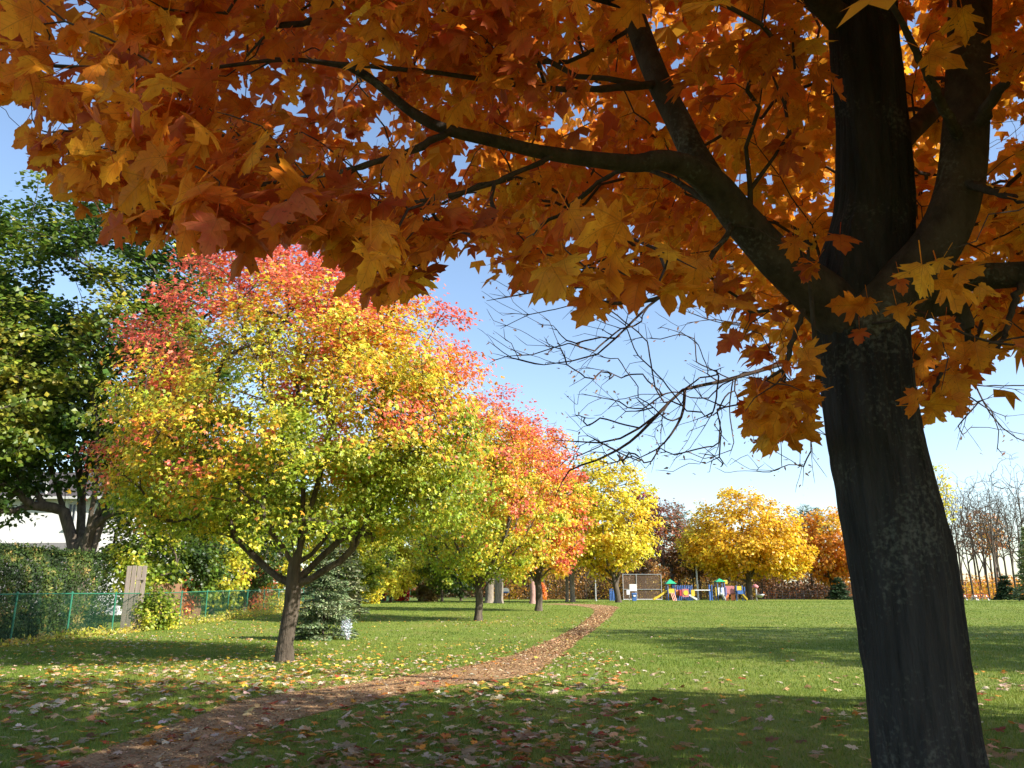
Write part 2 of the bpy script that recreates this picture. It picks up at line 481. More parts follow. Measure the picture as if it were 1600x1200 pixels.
# ------------------------------------------------------------------ trees
def grow(rng, P0, par0, targets, step=0.5, bend=0.25, up=0.3, start=0, kink=0.06, fwd=0.6):
    """connects every target to the nearest part of the skeleton with a curved branch"""
    cap = len(P0) + len(targets) * 40
    P = np.zeros((cap, 3)); n = len(P0); P[:n] = P0
    D = np.zeros((cap, 3)); par = list(par0)
    for i in range(n):
        k = par[i]
        D[i] = (P[i] - P[k]) if k >= 0 else (0, 0, 1)
    D[:n] = norm(D[:n])
    root = P[start]
    order = np.argsort(np.linalg.norm(targets - root, axis=1))
    tips = []
    for ti in order:
        T = targets[ti]
        v = T - P[start:n]; d = np.linalg.norm(v, axis=1)
        cosang = np.sum(v * D[start:n], 1) / (d + 1e-6)
        cost = d * (0.85 + fwd - fwd * cosang)
        k = int(np.argmin(cost)) + start
        A = P[k]; L = np.linalg.norm(T - A)
        m = max(2, min(36, int(L / step) + 1))
        h = D[k] * L * bend + np.array([0, 0, up * L * 0.4])
        C1 = A + (T - A) * 0.33 + h * 0.6
        C2 = A + (T - A) * 0.7 + h * 0.3
        prev = k
        for s in range(1, m + 1):
            t = s / m
            q = (1-t)**3 * A + 3*(1-t)**2*t * C1 + 3*(1-t)*t*t * C2 + t**3 * T
            if s < m: q = q + rng.normal(0, kink * min(L / m, 0.6), 3)
            P[n] = q; D[n] = norm(q - P[prev]); par.append(prev); prev = n; n += 1
        tips.append(prev)
    return P[:n], np.array(par), order, np.array(tips)

def skeleton_radii(P, par, r_root, r_tip, power=0.5):
    cnt = np.zeros(len(P))
    has = np.zeros(len(P), bool); has[par[par >= 0]] = True
    cnt[~has] = 1
    for i in range(len(P) - 1, 0, -1):
        cnt[par[i]] += cnt[i]
    return np.maximum(r_tip, r_root * (cnt / cnt[0]) ** power), cnt

def skeleton_tubes(P, par, r, cnt, sides_of, skip=None):
    """vertices and quads of all branch chains"""
    kids = {}
    for i, k in enumerate(par):
        if k >= 0: kids.setdefault(int(k), []).append(i)
    VV, FF, off = [], [], 0
    stack = [(None, 0)]
    while stack:
        frm, i = stack.pop()
        chain = [] if frm is None else [frm]
        rr = []
        while True:
            chain.append(i)
            ks = kids.get(i, [])
            if not ks: break
            ks = sorted(ks, key=lambda q: -cnt[q])
            for q in ks[1:]: stack.append((i, q))
            i = ks[0]
        if len(chain) < 2: continue
        rr = r[chain].copy()
        if frm is not None: rr[0] = min(r[frm], rr[1] * 1.5)
        if skip is not None and all(skip[c] for c in chain): continue
        rr[-1] *= 0.5
        V, F = tube_arrays(P[chain], rr, sides_of(rr[min(1, len(rr)-1)]))
        VV.append(V); FF.append(F + off); off += len(V)
    return np.vstack(VV), np.vstack(FF)

def sample_lobes(rng, lobes, n, inner=0.45):
    """points in a union of ellipsoids, biased to the outside; lobe = (centre, radii, lower radius factor)"""
    w = np.array([l[1][0] * l[1][1] * l[1][2] for l in lobes]) ** 0.8; w /= w.sum()
    out = []
    for l, k in zip(lobes, rng.multinomial(n, w)):
        c, rad = np.array(l[0], float), np.array(l[1], float); low = l[2] if len(l) > 2 else 0.7
        u = norm(rng.normal(size=(k, 3)))
        rr = (inner ** 3 + (1 - inner ** 3) * rng.random(k)) ** (1 / 3)
        q = u * rr[:, None]
        q[:, 2] = np.where(q[:, 2] < 0, q[:, 2] * low, q[:, 2])
        out.append(c + q * rad)
    return np.vstack(out)

def make_tree(name, label, base, trunk_h, trunk_r, lobes, n_clusters, leaves_per, leaf_size, color_fn, seed,
              cat='tree', group=None, bark=None, spread=0.9, flat=0.6, template='quad', lean=(0, 0), r_tip=0.012, fork=None,
              inner=0.45, up=0.35, leaf_mat=None, step=0.5, droop=0.25, keep=None, limbs=0, tilt=(22, 58), taper=0.8, traced_limbs=()):
    rng = np.random.default_rng(seed)
    base = np.array(base, float)
    bark = bark or M_BARK
    root = empty(name, base)
    tag(root, label, cat, group)
    # trunk chain
    k = max(5, int(trunk_h / 0.35))
    tz = np.linspace(0, 1, k)
    tp = np.column_stack([base[0] + lean[0] * tz ** 1.5 + 0.03 * np.sin(tz * 7 + seed), base[1] + lean[1] * tz ** 1.5 + 0.03 * np.cos(tz * 6 + seed), base[2] - 0.05 + tz * trunk_h])
    par = [-1] + list(range(k - 1))
    targets = sample_lobes(rng, lobes, n_clusters, inner)
    if keep is not None: targets = targets[keep(targets)]
    f0 = max(1, int(k * (fork if fork else 0.75)))
    sk = [q for q in tp]; par = list(par)
    # main limbs leave the trunk in an open, ascending fan
    ctr = np.array(lobes[0][0], float); rad0 = np.array(lobes[0][1], float)
    ways = [spline(w, 14) for w in traced_limbs]
    for j in range(limbs):
        a = j * 2.39996 + seed; ti = math.radians(tilt[0] + (tilt[1] - tilt[0]) * ((j * 0.618) % 1))
        s_ = tp[min(k - 1, f0 + (j * max(1, k - f0)) // max(1, limbs))]
        d = np.array([math.cos(a) * math.sin(ti), math.sin(a) * math.sin(ti), math.cos(ti)])
        L = 0.62 / (np.linalg.norm(d / rad0) + 1e-6) + (ctr[2] - s_[2]) * 0.6 * math.cos(ti)
        mid = s_ + d * L * 0.5 + rng.normal(0, 0.05 * L, 3); end = s_ + d * L + np.array([0, 0, 0.12 * L])
        ways.append(spline([s_, mid, end], 10))
    for w in ways:
        kk = int(np.argmin([np.linalg.norm(w[0] - q) for q in sk[:k]]))
        for q in w[1:]:
            sk.append(q); par.append(kk); kk = len(sk) - 1
    P, par, order, tips = grow(rng, np.array(sk), par, targets, step=step, start=f0, up=up)
    r, cnt = skeleton_radii(P, par, trunk_r, r_tip)
    t = np.clip((P[:k, 2] - base[2]) / 0.5, 0, 1)
    r[:k] = np.maximum(r[:k], trunk_r * np.linspace(1, taper, k)) * (1 + 0.32 * (1 - t) ** 2)
    V, F = skeleton_tubes(P, par, r, cnt, lambda q: 12 if q > 0.12 else (6 if q > 0.04 else 4))
    me = make_mesh('trunk', V, F, smooth_shade=True)
    link('trunk', me, bark, root)
    if leaves_per > 0:
        c = np.repeat(targets, leaves_per, 0)
        cid = np.repeat(np.arange(len(targets)), leaves_per)
        csz = rng.uniform(0.6, 1.3, len(targets))[cid]
        q = rng.normal(size=c.shape)
        q = norm(q) * (rng.random(len(c)) ** 0.45)[:, None]
        q[:, 2] *= flat
        pos = c + q * (spread * csz)[:, None]
        pos[:, 2] = np.maximum(pos[:, 2], gz(pos[:, 0], pos[:, 1]) + 0.1)
        C = np.mean([l[0] for l in lobes], 0)
        outw = norm(pos - C)
        nrm = norm(outw * 0.7 + np.array([0, 0, 0.75]) + rng.normal(0, 0.55, pos.shape))
        tip = norm(outw * 0.6 + rng.normal(0, 0.7, pos.shape) - np.array([0, 0, droop]))
        size = leaf_size * rng.uniform(0.65, 1.25, len(pos))
        col = color_fn(pos, cid, rng)
        TV, TF = (T_STAR_V, T_STAR_F) if template == 'star' else ((T_NEED_V, T_QUAD_F) if template == 'needle' else (T_QUAD_V, T_QUAD_F))
        o = link('crown', leaf_mesh('crown', TV, TF, pos, nrm, tip, size, col), leaf_mat or M_LEAF, root)
        o['kind'] = 'stuff'
    return root

def copy_tree(src, loc, rz=0.0, sc=1.0, label=None, group=None):
    c = src.copy(); COL.objects.link(c)
    c.location = [float(v) for v in loc]; c.rotation_euler = (0, 0, rz); c.scale = (sc, sc, sc)
    if label: c['label'] = label
    if group: c['group'] = group
    for ch in src.children:
        d = ch.copy(); COL.objects.link(d); d.parent = c; d.matrix_parent_inverse = ch.matrix_parent_inverse.copy()
    return c

RED = (0.70, 0.14, 0.085); SALMON = (0.78, 0.23, 0.12); ORANGE = (0.72, 0.27, 0.03); GOLD = (0.77, 0.48, 0.03)
YELLOW = (0.76, 0.63, 0.06); LIME = (0.54, 0.54, 0.05); GREEN = (0.17, 0.25, 0.025); DKGREEN = (0.045, 0.085, 0.014)
MAROON = (0.20, 0.03, 0.025); BROWN = (0.24, 0.12, 0.045); RUST = (0.42, 0.13, 0.02)

def ramp(t, stops):
    t = np.clip(t, 0, 1)
    xs = [s[0] for s in stops]
    return np.column_stack([np.interp(t, xs, [s[1][k] for s in stops]) for k in range(3)])

def jitter(col, rng, a=0.22):
    return np.clip(col * (1 + rng.normal(0, a, (len(col), 1))) * (1 + rng.normal(0, 0.08, col.shape)), 0.004, 0.9)

def colour_mix(stops, freq=0.5, seed=0, grad=None, leafvar=0.10, gain=1.7):
    """leaf colour from a slow noise, plus an own gradient of the crown"""
    def fn(pos, cid, rng):
        t = (vnoise(pos, freq, seed) - 0.5) * gain * 0.6 + (vnoise(pos, freq * 3.1, seed + 5) - 0.5) * gain * 0.4 + 0.5
        if grad is not None: t = t + grad(pos)
        t = t + rng.normal(0, leafvar, len(pos))
        return jitter(ramp(t, stops), rng)
    return fn

def make_conifer(name, label, base, h, rad, n_whorl, color, seed, group=None, needle=0.16, per=14, dens=1.0, z0=0.05, cat='tree', power=0.9):
    rng = np.random.default_rng(seed); base = np.array(base, float)
    root = empty(name, base); tag(root, label, cat, group)
    mb = MB()
    zs = np.linspace(0, h, 8)
    mb.tube([(base[0], base[1], base[2] - 0.05 + z) for z in zs], [max(0.01, 0.028 * h * (1 - z / h * 0.95)) * 0.7 for z in zs], 8)
    pos, tip = [], []
    for w in range(n_whorl):
        f = z0 + (1 - z0) * (w + rng.uniform(-0.3, 0.3)) / n_whorl
        f = min(max(f, 0.02), 0.99)
        L0 = rad * (1 - f) ** power + 0.06
        nb = int(6 + 5 * (1 - f))
        for b in range(nb):
            a = rng.uniform(0, 6.283); L = L0 * rng.uniform(0.75, 1.12)
            d = np.array([math.cos(a), math.sin(a), 0])
            m = int(per * dens * (0.4 + L / rad))
            s = np.linspace(0.12, 1, m) ** 0.8
            zz = f * h + L * (0.10 * s - 0.30 * s ** 2 + 0.12 * s ** 3)
            q = base + d * (s * L)[:, None] + np.column_stack([np.zeros(m), np.zeros(m), zz])
            if b % 2 == 0: mb.tube([q[0] - d * 0.1 * L, q[m // 2], q[-1]], [0.012, 0.008, 0.003], 3, cap=False)
            side = np.array([-d[1], d[0], 0])
            for r_ in range(3):
                sd = rng.uniform(-1, 1, m)[:, None]
                wdt = (0.28 * L * (1 - 0.6 * s))[:, None]
                pos.append(q + side * sd * wdt + rng.normal(0, 0.02, q.shape))
                tip.append(norm(d + side * sd * 1.1 + np.array([0, 0, -0.12]) + rng.normal(0, 0.25, q.shape)))
    pos = np.vstack(pos); tip = np.vstack(tip)
    nrm = norm(np.array([0, 0, 1.0]) + rng.normal(0, 0.45, pos.shape))
    col = jitter(ramp(vnoise(pos, 2.5, seed) + rng.normal(0, 0.15, len(pos)), color), rng)
    mb.build('trunk', M_BARK, root)
    TV = T_QUAD_V * np.array([0.55, 1, 1])
    o = link('crown', leaf_mesh('crown', TV, T_QUAD_F, pos, nrm, tip, needle * rng.uniform(0.7, 1.3, len(pos)), col), M_NEEDLE, root)
    o['kind'] = 'stuff'
    return root

def make_shrub(name, label, base, size, n, leaf, stops, seed, group=None, cat='shrub', freq=1.5, template='quad', mat=None):
    rng = np.random.default_rng(seed); base = np.array(base, float)
    root = empty(name, base); tag(root, label, cat, group)
    sx, sy, sz = size
    k = max(6, n // 90)
    lob = sample_lobes(rng, [(base + [0, 0, sz * 0.5], (sx * 0.8, sy * 0.8, sz * 0.48), 0.95)], k, 0.3)
    mb = MB()
    for q in lob[::2]:
        a = base + np.array([rng.normal(0, 0.1 * sx), rng.normal(0, 0.1 * sy), -0.03])
        mb.tube([a, (a + q) / 2 + [0, 0, 0.1 * sz], q], [0.018, 0.012, 0.006], 4, cap=False)
    mb.build('stem', M_TWIG, root)
    c = lob[rng.integers(0, k, n)]
    q = norm(rng.normal(size=(n, 3))) * (rng.random(n) ** 0.5)[:, None]
    pos = c + q * np.array([sx, sy, sz]) * 0.34
    pos[:, 2] = np.maximum(pos[:, 2], base[2] + 0.03)
    outw = norm(pos - (base + [0, 0, sz * 0.35]))
    nrm = norm(outw * 0.8 + [0, 0, 0.5] + rng.normal(0, 0.5, pos.shape)); tip = norm(outw + rng.normal(0, 0.7, pos.shape))
    col = jitter(ramp((vnoise(pos, freq, seed) - 0.5) * 1.6 + 0.5 + rng.normal(0, 0.12, n), stops), rng)
    TV = T_NEED_V * np.array([1.5, 1, 1]) if template == 'needle' else T_QUAD_V
    o = link('foliage', leaf_mesh('foliage', TV, T_QUAD_F, pos, nrm, tip, leaf * rng.uniform(0.6, 1.3, n), col), mat or M_LEAF, root)
    o['kind'] = 'stuff'
    return root

# ------------------------------------------------------------------ the ground
M_LAWN = mat_lawn()
def axis(fine, far):
    return np.array(sorted(set(np.round(np.concatenate([fine, far]), 3))))
gx = axis(np.arange(-40, 40.1, 1.0), [-4000, -1500, -500, -200, -120, -80, -60, -50, 50, 60, 80, 120, 200, 500, 1500, 4000])
gy = axis(np.arange(-8, 140.1, 1.0), [-4000, -800, -200, -60, -30, -15, 150, 170, 200, 260, 400, 800, 2000, 5000])
GX, GY = np.meshgrid(gx, gy)
V = np.column_stack([GX.ravel(), GY.ravel(), gz(GX, GY).ravel()])
nx, ny = len(gx), len(gy)
i = (np.arange(ny - 1)[:, None] * nx + np.arange(nx - 1)[None, :]).ravel()
o = link('lawn', make_mesh('lawn', V, np.column_stack([i, i + 1, i + 1 + nx, i + nx]), smooth_shade=True), M_LAWN)
tag(o, 'mown green lawn rising gently to the playground', 'lawn', kind='structure')

# worn path of earth and wood chips: traced as pairs of edge points, then interpolated on the ground
pairs = [((-200,1330),(180,1330)), ((-50,1245),(265,1250)), ((90,1200),(312,1200)), ((178,1165),(398,1152)), ((285,1128),(482,1122)),
         ((350,1100),(590,1096)), ((450,1083),(668,1077)), ((560,1068),(740,1066)), ((690,1048),(800,1059)), ((752,1037),(848,1046)),
         ((803,1024),(876,1025)), ((850,1006),(900,1005)), ((893,985),(926,985)), ((919,967),(950,966)), ((929,957),(961,954)),
         ((922,950),(962,948)), ((893,946),(925,944.5)), ((850,944.2),(872,943))]
EL = spline([on_ground(*a) for a, b in pairs], 220); ER = spline([on_ground(*b) for a, b in pairs], 220)
rngp = np.random.default_rng(3)
def wob(k, n=220):
    s = np.linspace(0, 60, n)
    pts = np.column_stack([s, np.zeros(n), np.zeros(n) + k])
    return (vnoise(pts, 1.2, k) - 0.5) * 0.28 + (vnoise(pts, 4.0, k + 1) - 0.5) * 0.12
across = norm(ER - EL) * np.array([1, 1, 0])
EL = EL + across * wob(1)[:, None]; ER = ER + across * wob(4)[:, None]
NW = 9
W = np.linspace(0, 1, NW)
PV = EL[:, None] * (1 - W)[None, :, None] + ER[:, None] * W[None, :, None]
PV[..., 2] = gz(PV[..., 0], PV[..., 1]) + 0.012 - 0.006 * np.abs(2 * W - 1)[None, :] ** 4
i = (np.arange(219)[:, None] * NW + np.arange(NW - 1)[None, :]).ravel()
o = link('path', make_mesh('path', PV.reshape(-1, 3), np.column_stack([i, i + 1, i + 1 + NW, i + NW]), smooth_shade=True), mat_path())
tag(o, 'worn brown earth path curving across the lawn', 'path', kind='structure')
PC = (EL + ER) / 2; PHW = np.linalg.norm((ER - EL)[:, :2], axis=1) / 2
# true half width measured across the direction of travel
PT = norm(np.gradient(PC, axis=0)[:, :2]); PA = norm((ER - EL)[:, :2])
PHW = PHW * np.abs(PT[:, 0] * PA[:, 1] - PT[:, 1] * PA[:, 0])

def path_dist(xy):
    """signed distance to the path edge, negative inside"""
    out = np.full(len(xy), 1e9)
    for s in range(0, len(xy), 20000):
        q = xy[s:s + 20000]
        d = np.linalg.norm(q[:, None] - PC[None, :, :2], axis=2)
        k = np.argmin(d, 1)
        out[s:s + 20000] = d[np.arange(len(q)), k] - PHW[k]
    return out

# grass blades: stuff, thinning out with distance
def grass(y0, y1, density, width, height, seed):
    rng = np.random.default_rng(seed)
    half = 0.68 * y1 + 1.5
    n = int((y1 - y0) * 2 * half * density)
    x = rng.uniform(-half, half, n); y = rng.uniform(y0, y1, n)
    ok = np.abs(x) < 0.68 * y + 1.5
    x, y = x[ok], y[ok]
    d = path_dist(np.column_stack([x, y]))
    ok = d > rng.normal(-0.02, 0.10, len(d)); x, y, d = x[ok], y[ok], d[ok]
    n = len(x)
    p = np.column_stack([x, y, gz(x, y) - 0.004])
    a = rng.uniform(0, 6.283, n); w = width * rng.uniform(0.6, 1.4, n)
    h = height * rng.uniform(0.45, 1.25, n) * (0.75 + 0.5 * vnoise(p, 1.3, 2)) * np.clip(0.55 + d * 2, 0.55, 1)
    dx = np.column_stack([np.cos(a), np.sin(a), np.zeros(n)]) * (w / 2)[:, None]
    la = rng.uniform(0, 6.283, n); lm = h * rng.uniform(0.1, 0.9, n)
    tip = p + np.column_stack([np.cos(la) * lm, np.sin(la) * lm, h])
    V = np.stack([p - dx, p + dx, tip], 1).reshape(-1, 3)
    F = np.arange(3 * n).reshape(-1, 3)
    t = 0.6 * vnoise(p, 0.5, 7) + 0.4 * vnoise(p, 2.2, 8) + rng.normal(0, 0.16, n)
    col = ramp(t, [(0, (0.07, 0.13, 0.014)), (0.45, (0.13, 0.205, 0.022)), (0.75, (0.21, 0.26, 0.035)), (1.0, (0.36, 0.32, 0.08))])
    o = link('grass', make_mesh('grass', V, F, col), M_GRASS)
    return o
for args, lab in (((4.5, 14, 1100, 0.008, 0.05, 1), 'short grass blades under the big orange maple'),
                  ((14, 28, 330, 0.014, 0.055, 2), 'short sunlit and dappled grass around the near trees'),
                  ((28, 62, 55, 0.03, 0.06, 3), 'short grass further up the lawn slope'),
                  ((62, 97, 13, 0.06, 0.07, 4), 'sunny grass on the lawn crest before the playground')):
    tag(grass(*args), lab, 'grass', kind='stuff')

# wood chips on the path: stuff
rng = np.random.default_rng(11)
n = 26000
s = rng.beta(1.0, 1.9, n) * 218.9; w = rng.uniform(-0.03, 1.03, n)
k = s.astype(int); f = (s - k)[:, None]
p = (EL[k] * (1 - f) + EL[k + 1] * f) * (1 - w)[:, None] + (ER[k] * (1 - f) + ER[k + 1] * f) * w[:, None]
p[:, 2] = gz(p[:, 0], p[:, 1]) + 0.017 + rng.uniform(0, 0.008, n)
sz = rng.uniform(0.02, 0.055, n) * np.clip(p[:, 1] / 14, 0.8, 2.2)
nrm = norm(np.array([0, 0, 1.0]) + rng.normal(0, 0.28, (n, 3)))
tip = rng.normal(size=(n, 3)) * [1, 1, 0.1]
col = jitter(ramp(rng.random(n), [(0, (0.13, 0.07, 0.03)), (0.5, (0.34, 0.19, 0.085)), (0.85, (0.52, 0.34, 0.17)), (1, (0.6, 0.45, 0.26))]), rng)
TV = T_QUAD_V * np.array([0.7, 1, 0.6])
o = link('wood_chip_litter', leaf_mesh('wood_chip_litter', TV, T_QUAD_F, p, nrm, tip, sz, col), M_LITTER)
tag(o, 'brown wood chips and leaf crumbs scattered on the path', 'wood chips', kind='stuff')

# ------------------------------------------------------------------ fallen leaves
rng = np.random.default_rng(21)
LEAF_COL = [((0.46, 0.30, 0.16), 'tan'), ((0.50, 0.22, 0.04), 'orange'), ((0.50, 0.40, 0.29), 'pale buff'), ((0.58, 0.42, 0.07), 'yellow'), ((0.30, 0.06, 0.03), 'dark red'), ((0.24, 0.12, 0.06), 'brown')]
GROUND_LEAVES = []
for q in range(8):
    GROUND_LEAVES.append(maple_template(rng, rng.uniform(-0.45, 0.5)))
def scatter(n, fn):
    out = []
    while sum(len(q) for q in out) < n:
        y = 5.2 + 45 * rng.random(6000) ** 1.7
        x = (rng.random(6000) * 2 - 1) * (0.68 * y + 1.0)
        keep = rng.random(6000) < fn(x, y)
        out.append(np.column_stack([x, y])[keep])
    return np.vstack(out)[:n]
T1 = on_ground(445, 1034); T2 = on_ground(748, 970)
def dens(x, y):
    p = np.column_stack([x, y, np.zeros(len(x))])
    d = 0.16 + 0.26 * (y < 15) * (x < 1 + 0.12 * y) * 0.75 + 0.25 * np.clip((vnoise(p, 0.45, 3) - 0.42) * 4, 0, 1) + 0.12 * np.clip((vnoise(p, 1.5, 4) - 0.55) * 4, 0, 1) * (y < 16)
    d = d * np.where(x > 0.5 + 0.10 * y, np.where(y < 17, 0.30, 0.10), 1.0) * np.where(y > 30, 0.35, 1.0)
    d = d + 0.95 * np.exp(-(((x - T1[0] - 0.6) / 4.6) ** 2 + ((y - T1[1] + 2.0) / 2.9) ** 2))
    d = d + 0.5 * np.exp(-(((x - T2[0] - 2) / 5.5) ** 2 + ((y - T2[1] + 1.0) / 3.5) ** 2))
    d = d + 0.35 * np.exp(-((x + 12) / 3.0) ** 2) * (y > 24) * (y < 50)
    return np.clip(d * np.where(path_dist(np.column_stack([x, y])) < 0, 0.55, 1.0), 0, 1)
FL = scatter(7800, dens)
FL = FL[np.argsort(FL[:, 1])]
n = len(FL)
fpos = np.column_stack([FL, gz(FL[:, 0], FL[:, 1])])
fd = path_dist(FL)
fpos[:, 2] += np.where(fd > 0, 0.034, 0.022) + rng.uniform(-0.008, 0.012, n)
near_t1 = np.exp(-(((FL[:, 0] - T1[0]) / 6) ** 2 + ((FL[:, 1] - T1[1]) / 5) ** 2))
far_yellow = np.clip(near_t1 + (FL[:, 1] > 22) * 0.8, 0, 1)
cidx = np.where(rng.random(n) < far_yellow * 0.8, rng.choice([3, 3, 2, 2, 1], n), rng.choice([0, 0, 2, 2, 1, 5, 4, 0, 2, 1], n))
fsize = rng.uniform(0.065, 0.14, n) * np.where(FL[:, 1] < 15, 1.12, 1.0) * np.where(FL[:, 1] > 22, 0.85, 1.0)
fnrm = norm(np.array([0, 0, 1.0]) + rng.normal(0, 0.20, (n, 3)))
ftip = rng.normal(size=(n, 3)) * [1, 1, 0.05]
pal = np.array([c for c, _ in LEAF_COL])
fcol = jitter(pal[cidx], rng, 0.15)
# the 300 that show largest are leaves of their own
fpx, fpy, fdep = project(fpos)
show = np.where((fpx > -10) & (fpx < 1610) & (fpy < 1205) & ~((fpx > 1340) & (fpx < 1545)), fsize / fdep, 0)
big = np.argsort(-show)[:300]
isbig = np.zeros(n, bool); isbig[big] = True
leaf_me = {}
for i in big:
    t = int(rng.integers(0, len(GROUND_LEAVES))); c = int(cidx[i])
    if (t, c) not in leaf_me:
        V_, F_, U_ = GROUND_LEAVES[t]
        me = make_mesh('fallen_leaf', V_, F_, np.tile(np.clip(pal[c] * rng.uniform(0.85, 1.2), 0, 0.9), (len(F_), 1)), U_)
        me.materials.append(M_MAPLE); leaf_me[(t, c)] = me
    o = bpy.data.objects.new('fallen_leaf', leaf_me[(t, c)]); COL.objects.link(o)
    o.location = fpos[i]; s = float(fsize[i]); o.scale = (s, s, s)
    o.rotation_euler = (float(rng.normal(0, 0.2)), float(rng.normal(0, 0.2)), float(rng.uniform(0, 6.28)))
    where = 'the worn earth path' if fd[i] < 0 else ('the grass' )
    tag(o, f'{LEAF_COL[c][1]} fallen maple leaf lying on {where}', 'leaf', f'{LEAF_COL[c][1]} fallen leaves on {where}')
VV, FF, CC, off = [], [], [], 0
rest = np.where(~isbig)[0]
for t in range(4):
    for far in (False, True):
        sel = rest[(rest % 4 == t) & ((FL[rest, 1] > 17) == far)]
        if not len(sel): continue
        TV, TF = (T_STAR_V * [1, 1, 1.6], T_STAR_F) if far else GROUND_LEAVES[t][:2]
        a, b, c = leaf_arrays(TV, TF, fpos[sel], fnrm[sel], ftip[sel], fsize[sel], fcol[sel])
        VV.append(a); FF.append(b + off); CC.append(c); off += len(a)
o = link('leaf_litter', make_mesh('leaf_litter', np.vstack(VV), np.vstack(FF), np.vstack(CC)), M_LITTER)
tag(o, 'yellow, tan and orange fallen leaves strewn over the lawn', 'leaf litter', kind='stuff')

# ------------------------------------------------------------------ the big orange maple overhead
from mathutils import Matrix
rng = np.random.default_rng(5)
def dep_of(p): return float((np.asarray(p) - CAM) @ FWD)
def traced(rows):
    P = np.array([at(a, b, c) for a, b, c, w in rows])
    r = np.array([w / 2 / FOC * dep_of(p) for (a, b, c, w), p in zip(rows, P)])
    return P, r

TY = 3.4
tr_rows = [(1452,1200,TY,168),(1432,1050,TY,160),(1410,900,TY,155),(1371,700,TY,144),(1352,560,TY,144),(1347,490,TY,150),(1355,420,TY,140),
           (1366,330,TY,118),(1362,200,TY,106),(1350,60,TY,100),(1342,-80,TY,94)]
tp, trr = traced(tr_rows)
low = tp[0]
tp = np.vstack([[low[0] + 0.05, TY - 0.03, -0.12], [low[0] + 0.045, TY - 0.02, 0.25], tp,
                tp[-1] + [-0.02, 0.05, 1.0], tp[-1] + [-0.1, 0.1, 2.2], tp[-1] + [-0.15, 0.1, 3.6], tp[-1] + [-0.1, 0.2, 5.0]])
trr = np.r_[0.33, 0.245, trr, 0.13, 0.10, 0.065, 0.03]
maple = empty('maple_tree', (tp[0][0], tp[0][1], 0))
tag(maple, 'big maple with dark furrowed trunk and orange leaves hanging overhead', 'tree')

def bark_tube(P, r, n, sides, amp, seed, flare=0.0):
    """limb or trunk with real furrows and ridges"""
    S = spline(np.column_stack([P, r]), n)
    Pc, rr = S[:, :3], S[:, 3]
    V, F = tube_arrays(Pc, rr, sides)
    V = V.reshape(n, sides, 3)
    for i in range(n):
        c = Pc[i]
        for j in range(sides):
            d = V[i, j] - c; u = d / (rr[i] + 1e-9)
            wv = mnoise.noise((u[0] * 1.5 + seed, u[1] * 1.5, c[2] * 1.7)) * 0.5
            q = (u[0] * 4.2 + wv + seed, u[1] * 4.2 + wv, c[2] * 0.9 + u[2] * 3)
            ridge = 1 - abs(mnoise.noise(q)) * 2.6
            ridge += (1 - abs(mnoise.noise((q[0] * 2.3, q[1] * 2.3, q[2] * 2.6))) * 2.6) * 0.4
            lump = mnoise.noise((u[0] * 1.1 + seed, u[1] * 1.1, c[2] * 1.3 + u[2]))
            k = -ridge * amp + lump * amp * 1.6 + mnoise.noise((q[0] * 6, q[1] * 6, q[2] * 9)) * amp * 0.35
            V[i, j] = c + d * (1 + k)
    return make_mesh('bark', V.reshape(-1, 3), F, smooth_shade=True)

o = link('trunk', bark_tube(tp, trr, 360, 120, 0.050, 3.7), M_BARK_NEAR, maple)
skel_P = [np.array(p) for p in spline(np.column_stack([tp, trr]), 40)[:, :3]]
skel_r = list(spline(np.column_stack([tp, trr]), 40)[:, 3])
skel_par = [-1] + list(range(39))
limb_rows = [
    [(1345,520,3.36,90),(1290,468,3.32,82),(1215,405,3.25,64),(1160,345,3.2,56),(1115,290,3.1,50),(1075,262,3.0,40),(1030,250,2.95,32),(985,255,2.9,28),
     (860,240,2.8,22),(780,222,2.75,20),(700,203,2.7,18),(650,180,2.68,16),(600,140,2.65,14),(560,110,2.6,11),(500,97,2.6,8),(430,92,2.6,5)],
    [(1130,312,3.14,44),(1085,240,3.2,42),(1060,190,3.25,40),(1030,130,3.3,37),(1010,80,3.4,36),(985,10,3.5,33),(955,-80,3.7,28),(930,-220,4.0,22)],
    [(1345,515,3.32,96),(1415,440,3.2,84),(1468,375,3.13,76),(1497,300,3.12,71),(1508,200,3.15,67),(1512,100,3.2,63),(1516,0,3.3,60),(1522,-150,3.5,52),(1540,-400,3.9,40)],
    [(1380,480,3.42,66),(1470,442,3.38,46),(1530,433,3.33,43),(1600,428,3.25,40),(1720,412,3.1,34),(1900,385,2.9,25)],
    [(1390,490,3.45,50),(1455,478,3.5,38),(1490,478,3.5,32),(1508,500,3.5,24),(1514,514,3.5,17)],
    [(1380,250,3.5,40),(1440,190,3.8,30),(1520,120,4.3,26),(1640,60,4.8,20)],
    [(1345,60,3.45,50),(1290,10,3.3,38),(1240,-40,3.2,30),(1150,-160,3.1,22)],
]
